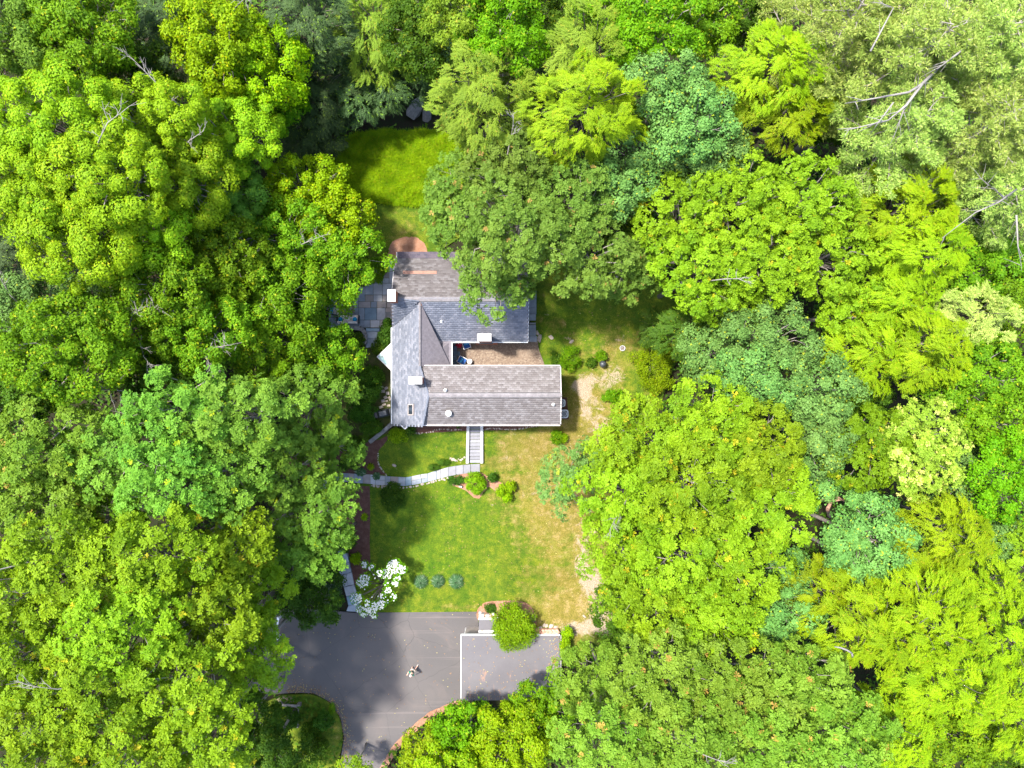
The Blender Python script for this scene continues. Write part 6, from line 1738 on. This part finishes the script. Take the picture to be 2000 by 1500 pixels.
for (cx, cy, r, n) in CL:
    h = rng.uniform(2.2, 3.2); c = np.array(P(cx, cy, zg + h)) - np.array([g0[0], g0[1], zg]); rw = r / PPM
    if r < 20: mb.tube([(0, .02, rng.uniform(.8, 1.5)), tuple(c * .5 + [0, 0, .5]), tuple(c - [0, 0, .12])], [.045, .03, .012], 5)
    kf = int(n * .75)
    a = rng.uniform(0, 6.28, kf); q = np.sqrt(rng.random(kf)) * rw
    pc = c + np.stack([q * np.cos(a), q * np.sin(a), rng.normal(.05, .08, kf)], 1)
    for b_i in range(4):
        an = rng.uniform(0, 6.28) + b_i * 1.571 + np.arange(kf) * 2.4
        dd = np.stack([np.cos(an), np.sin(an), 0.12 + 0 * an], 1)
        fl.add(pc, dd, np.tile([0, 0, 1.0], (kf, 1)) + rng.normal(0, .2, (kf, 3)), .075, .075, rng.random(kf))
    kl = int(n * 2.2) + 60
    a = rng.uniform(0, 6.28, kl); q = np.sqrt(rng.random(kl)) * rw * 1.25
    pl3 = c + np.stack([q * np.cos(a), q * np.sin(a), rng.normal(-.14, .07, kl)], 1)
    nn = unit(np.array([0, 0, 1.0]) + rng.normal(0, .45, (kl, 3)))
    lv.add(pl3, np.cross(nn, rng.normal(0, 1, (kl, 3))), nn, .13, .08, rng.random(kl))
lv.build('crown', M['shrub_bright'], dw); o = fl.build('blossoms', M['flower'], dw); mb.build('trunk', M['bark'], dw, True)

# ------------------------------------------------------------------ the wood
build_trees()

# brown fallen limbs between the crowns
ft = empty('fallen_trunk', P(1625, 975, 9.5), 'forked reddish brown fallen trunk in the gap above the dense blue green tree', 'tree trunk')
M['redwood'] = simple('red_brown_bark', (0.3, 0.17, 0.12), .9, .3, 3)
Lp = lambda a, b, z=0: tuple(np.array(P(a, b, 10.5 + z)) - np.array(P(1625, 975, 9.5)))
m_ = MB()
m_.tube([Lp(1602, 960), Lp(1612, 968, .1), Lp(1622, 980), Lp(1618, 994, -.2)], [.14, .16, .17, .12], 7)
m_.tube([Lp(1608, 962), Lp(1630, 968, .3), Lp(1652, 980)], [.1, .12, .07], 6)
m_.tube([Lp(1596, 985), Lp(1606, 976, .2), Lp(1618, 974)], [.05, .07, .09], 6)
m_.tube([Lp(1655, 975), Lp(1668, 986), Lp(1682, 980, .2)], [.07, .08, .04], 6)
m_.tube([Lp(1618, 990), Lp(1616, 996, -3), Lp(1620, 1010, -10.9)], [.12, .15, .18], 6)
m_.tube([Lp(1655, 975), Lp(1640, 976), Lp(1620, 980)], [.07, .08, .1], 6)
m_.build('limb', M['redwood'], ft, True)
# lone pale branch
lb_ = empty('pale_branch', P(1650, 1265, 20), 'single pale broken branch lying on the crowns in the lower right', 'branch')
m_ = MB(); Lq = lambda a, b, z=0: tuple(np.array(P(a, b, 20 + z)) - np.array(P(1650, 1265, 20)))
m_.tube([Lq(1630, 1263), Lq(1642, 1265, .2), Lq(1655, 1270, .1), Lq(1664, 1276)], [.03, .05, .06, .05], 6)
m_.tube([Lq(1664, 1276), Lq(1666, 1285, -5), Lq(1668, 1290, -18)], [.05, .08, .12], 6)
m_.build('limb', M['deadwood'], lb_, True)

# ------------------------------------------------------------------ undergrowth and tall grass
n = 120000
ux = rng.uniform(-58, 58, n); uy = rng.uniform(-44, 44, n)
cl = (np.sin(ux * 1.3 + np.sin(uy * .9) * 2) + np.sin(uy * 1.1 + np.cos(ux * .7) * 2)) > -0.4
u_, v_ = px_of(ux, uy)
ok = cl.copy()
for q in OPEN: ok &= ~in_poly(u_, v_, q)
ux, uy = ux[ok], uy[ok]; k = len(ux)
hh = np.abs(np.sin(ux * .8) * np.cos(uy * .9)) * 1.6 + .25
pp = np.stack([ux, uy, gz(ux, uy) + rng.uniform(.15, 1, k) * hh], 1)
nn = unit(np.array([0, 0, 1.0]) + rng.normal(0, .5, (k, 3)))
lv = Leaves(); lv.add(pp, np.cross(nn, rng.normal(0, 1, (k, 3))), nn, .36, .24, rng.random(k))
tag(lv.build('undergrowth', M['under'], None, tri='out'), kind='stuff')

TALL = smooth_poly([(650, 300), (672, 272), (720, 258), (790, 256), (870, 262), (930, 320), (925, 380), (850, 402), (780, 402), (720, 392), (690, 372), (655, 340)], 4)
def blades(name, poly, n, h, mat, L=.35, W=.045):
    P0 = [G(a, b)[:2] for a, b in poly]
    x0, x1 = min(p[0] for p in P0), max(p[0] for p in P0); y0, y1 = min(p[1] for p in P0), max(p[1] for p in P0)
    x = rng.uniform(x0, x1, n); y = rng.uniform(y0, y1, n); m = in_poly(x, y, P0); x, y = x[m], y[m]; k = len(x)
    cl = .5 + .5 * np.sin(x * 2.1 + 2 * np.sin(y * 1.3)) * np.cos(y * 2.3 + np.sin(x * 1.7))
    p = np.stack([x, y, gz(x, y) + .03 + h * (.15 + .6 * cl) * rng.random(k)], 1)
    a = rng.uniform(0, 6.28, k) ; d = np.stack([np.cos(a), np.sin(a), rng.uniform(.1, 1.1, k)], 1)
    lv = Leaves(); lv.add(p, d, unit(np.array([0, 0, 1.0]) + rng.normal(0, .3, (k, 3))), L, W, .5 * cl + .5 * rng.random(k))
    return tag(lv.build(name, mat, None, tri=True), kind='stuff')
blades('tall_grass', TALL, 60000, .7, M['grass_tall'])

# fallen leaves and twigs on the hard surfaces and the lawn
M['litter'] = leaf_mat('fallen_leaf', (0.10, 0.05, 0.025), (0.26, 0.17, 0.08), (0.3, 0.28, 0.1), 0.2, trans=0.1)
def litter(name, pts, zfun):
    p = np.array(pts); k = len(p)
    z = zfun(p[:, 0], p[:, 1])
    a = rng.uniform(0, 6.28, k)
    lv = Leaves(); lv.add(np.stack([p[:, 0], p[:, 1], z], 1), np.stack([np.cos(a), np.sin(a), .15 + 0 * a], 1), unit(np.array([0, 0, 1.0]) + rng.normal(0, .25, (k, 3))), .11, .07, rng.random(k))
    tag(lv.build(name, M['litter'], None, tri='out'), kind='stuff')
pts = []
for _ in range(230):
    e = rng.random() ** 2.2
    pts.append((rng.uniform(gx0 + .1, gx1 - .1), gy0 + .2 + (gy1 - gy0 - .4) * e))
for _ in range(130): pts.append((gx1 - .1 - abs(rng.normal(0, .35)), rng.uniform(gy0, gy1 - .1)))
litter('leaf_litter', pts, lambda x, y: GZ + .012 + 0 * x)
pts = []
edge = [(560, 1352), (600, 1352), (640, 1368), (662, 1398), (672, 1440), (668, 1480)]
for _ in range(500):
    i = rng.integers(0, 5); f = rng.random(); d = abs(rng.normal(0, 9))
    a = edge[i]; b = edge[i + 1]; nx_, ny_ = (b[1] - a[1]), -(b[0] - a[0]); L = math.hypot(nx_, ny_)
    pts.append(G(a[0] + (b[0] - a[0]) * f + nx_ / L * d, a[1] + (b[1] - a[1]) * f + ny_ / L * d)[:2])
edge = [(884, 1374), (840, 1393), (800, 1425), (767, 1460), (738, 1512)]
for _ in range(500):
    i = rng.integers(0, 4); f = rng.random(); d = abs(rng.normal(0, 5))
    a = edge[i]; b = edge[i + 1]; nx_, ny_ = (b[1] - a[1]), -(b[0] - a[0]); L = math.hypot(nx_, ny_)
    pts.append(G(a[0] + (b[0] - a[0]) * f + nx_ / L * d, a[1] + (b[1] - a[1]) * f + ny_ / L * d)[:2])
for _ in range(260): pts.append(G(rng.uniform(560, 900), rng.uniform(1200, 1480))[:2])
pts = [p for p in pts if in_poly(np.array([px_of(*p)[0]]), np.array([px_of(*p)[1]]), DRIVE)[0]]
litter('leaf_litter', pts, lambda x, y: gz(x, y) + .075)
pts = []
for _ in range(900):
    p = G(rng.uniform(725, 1230), rng.uniform(600, 1240))[:2]
    u = px_of(*p)
    if in_poly(np.array([u[0]]), np.array([u[1]]), LAWN)[0] and not (880 < u[0] < 1100 and u[1] < 830) and u[0] + rng.normal(0, 120) > 880: pts.append(p)
litter('leaf_litter', pts, lambda x, y: gz(x, y) + .05)
# salmon strip of dry earth and needles along the outer driveway bend
sheet('verge', [(902, 1366), (884, 1371), (840, 1390), (800, 1422), (766, 1457), (735, 1512), (748, 1512), (776, 1466), (808, 1432), (846, 1400), (888, 1382), (904, 1380)], .09, M['mulch_orange'], .3, wobble=.03)
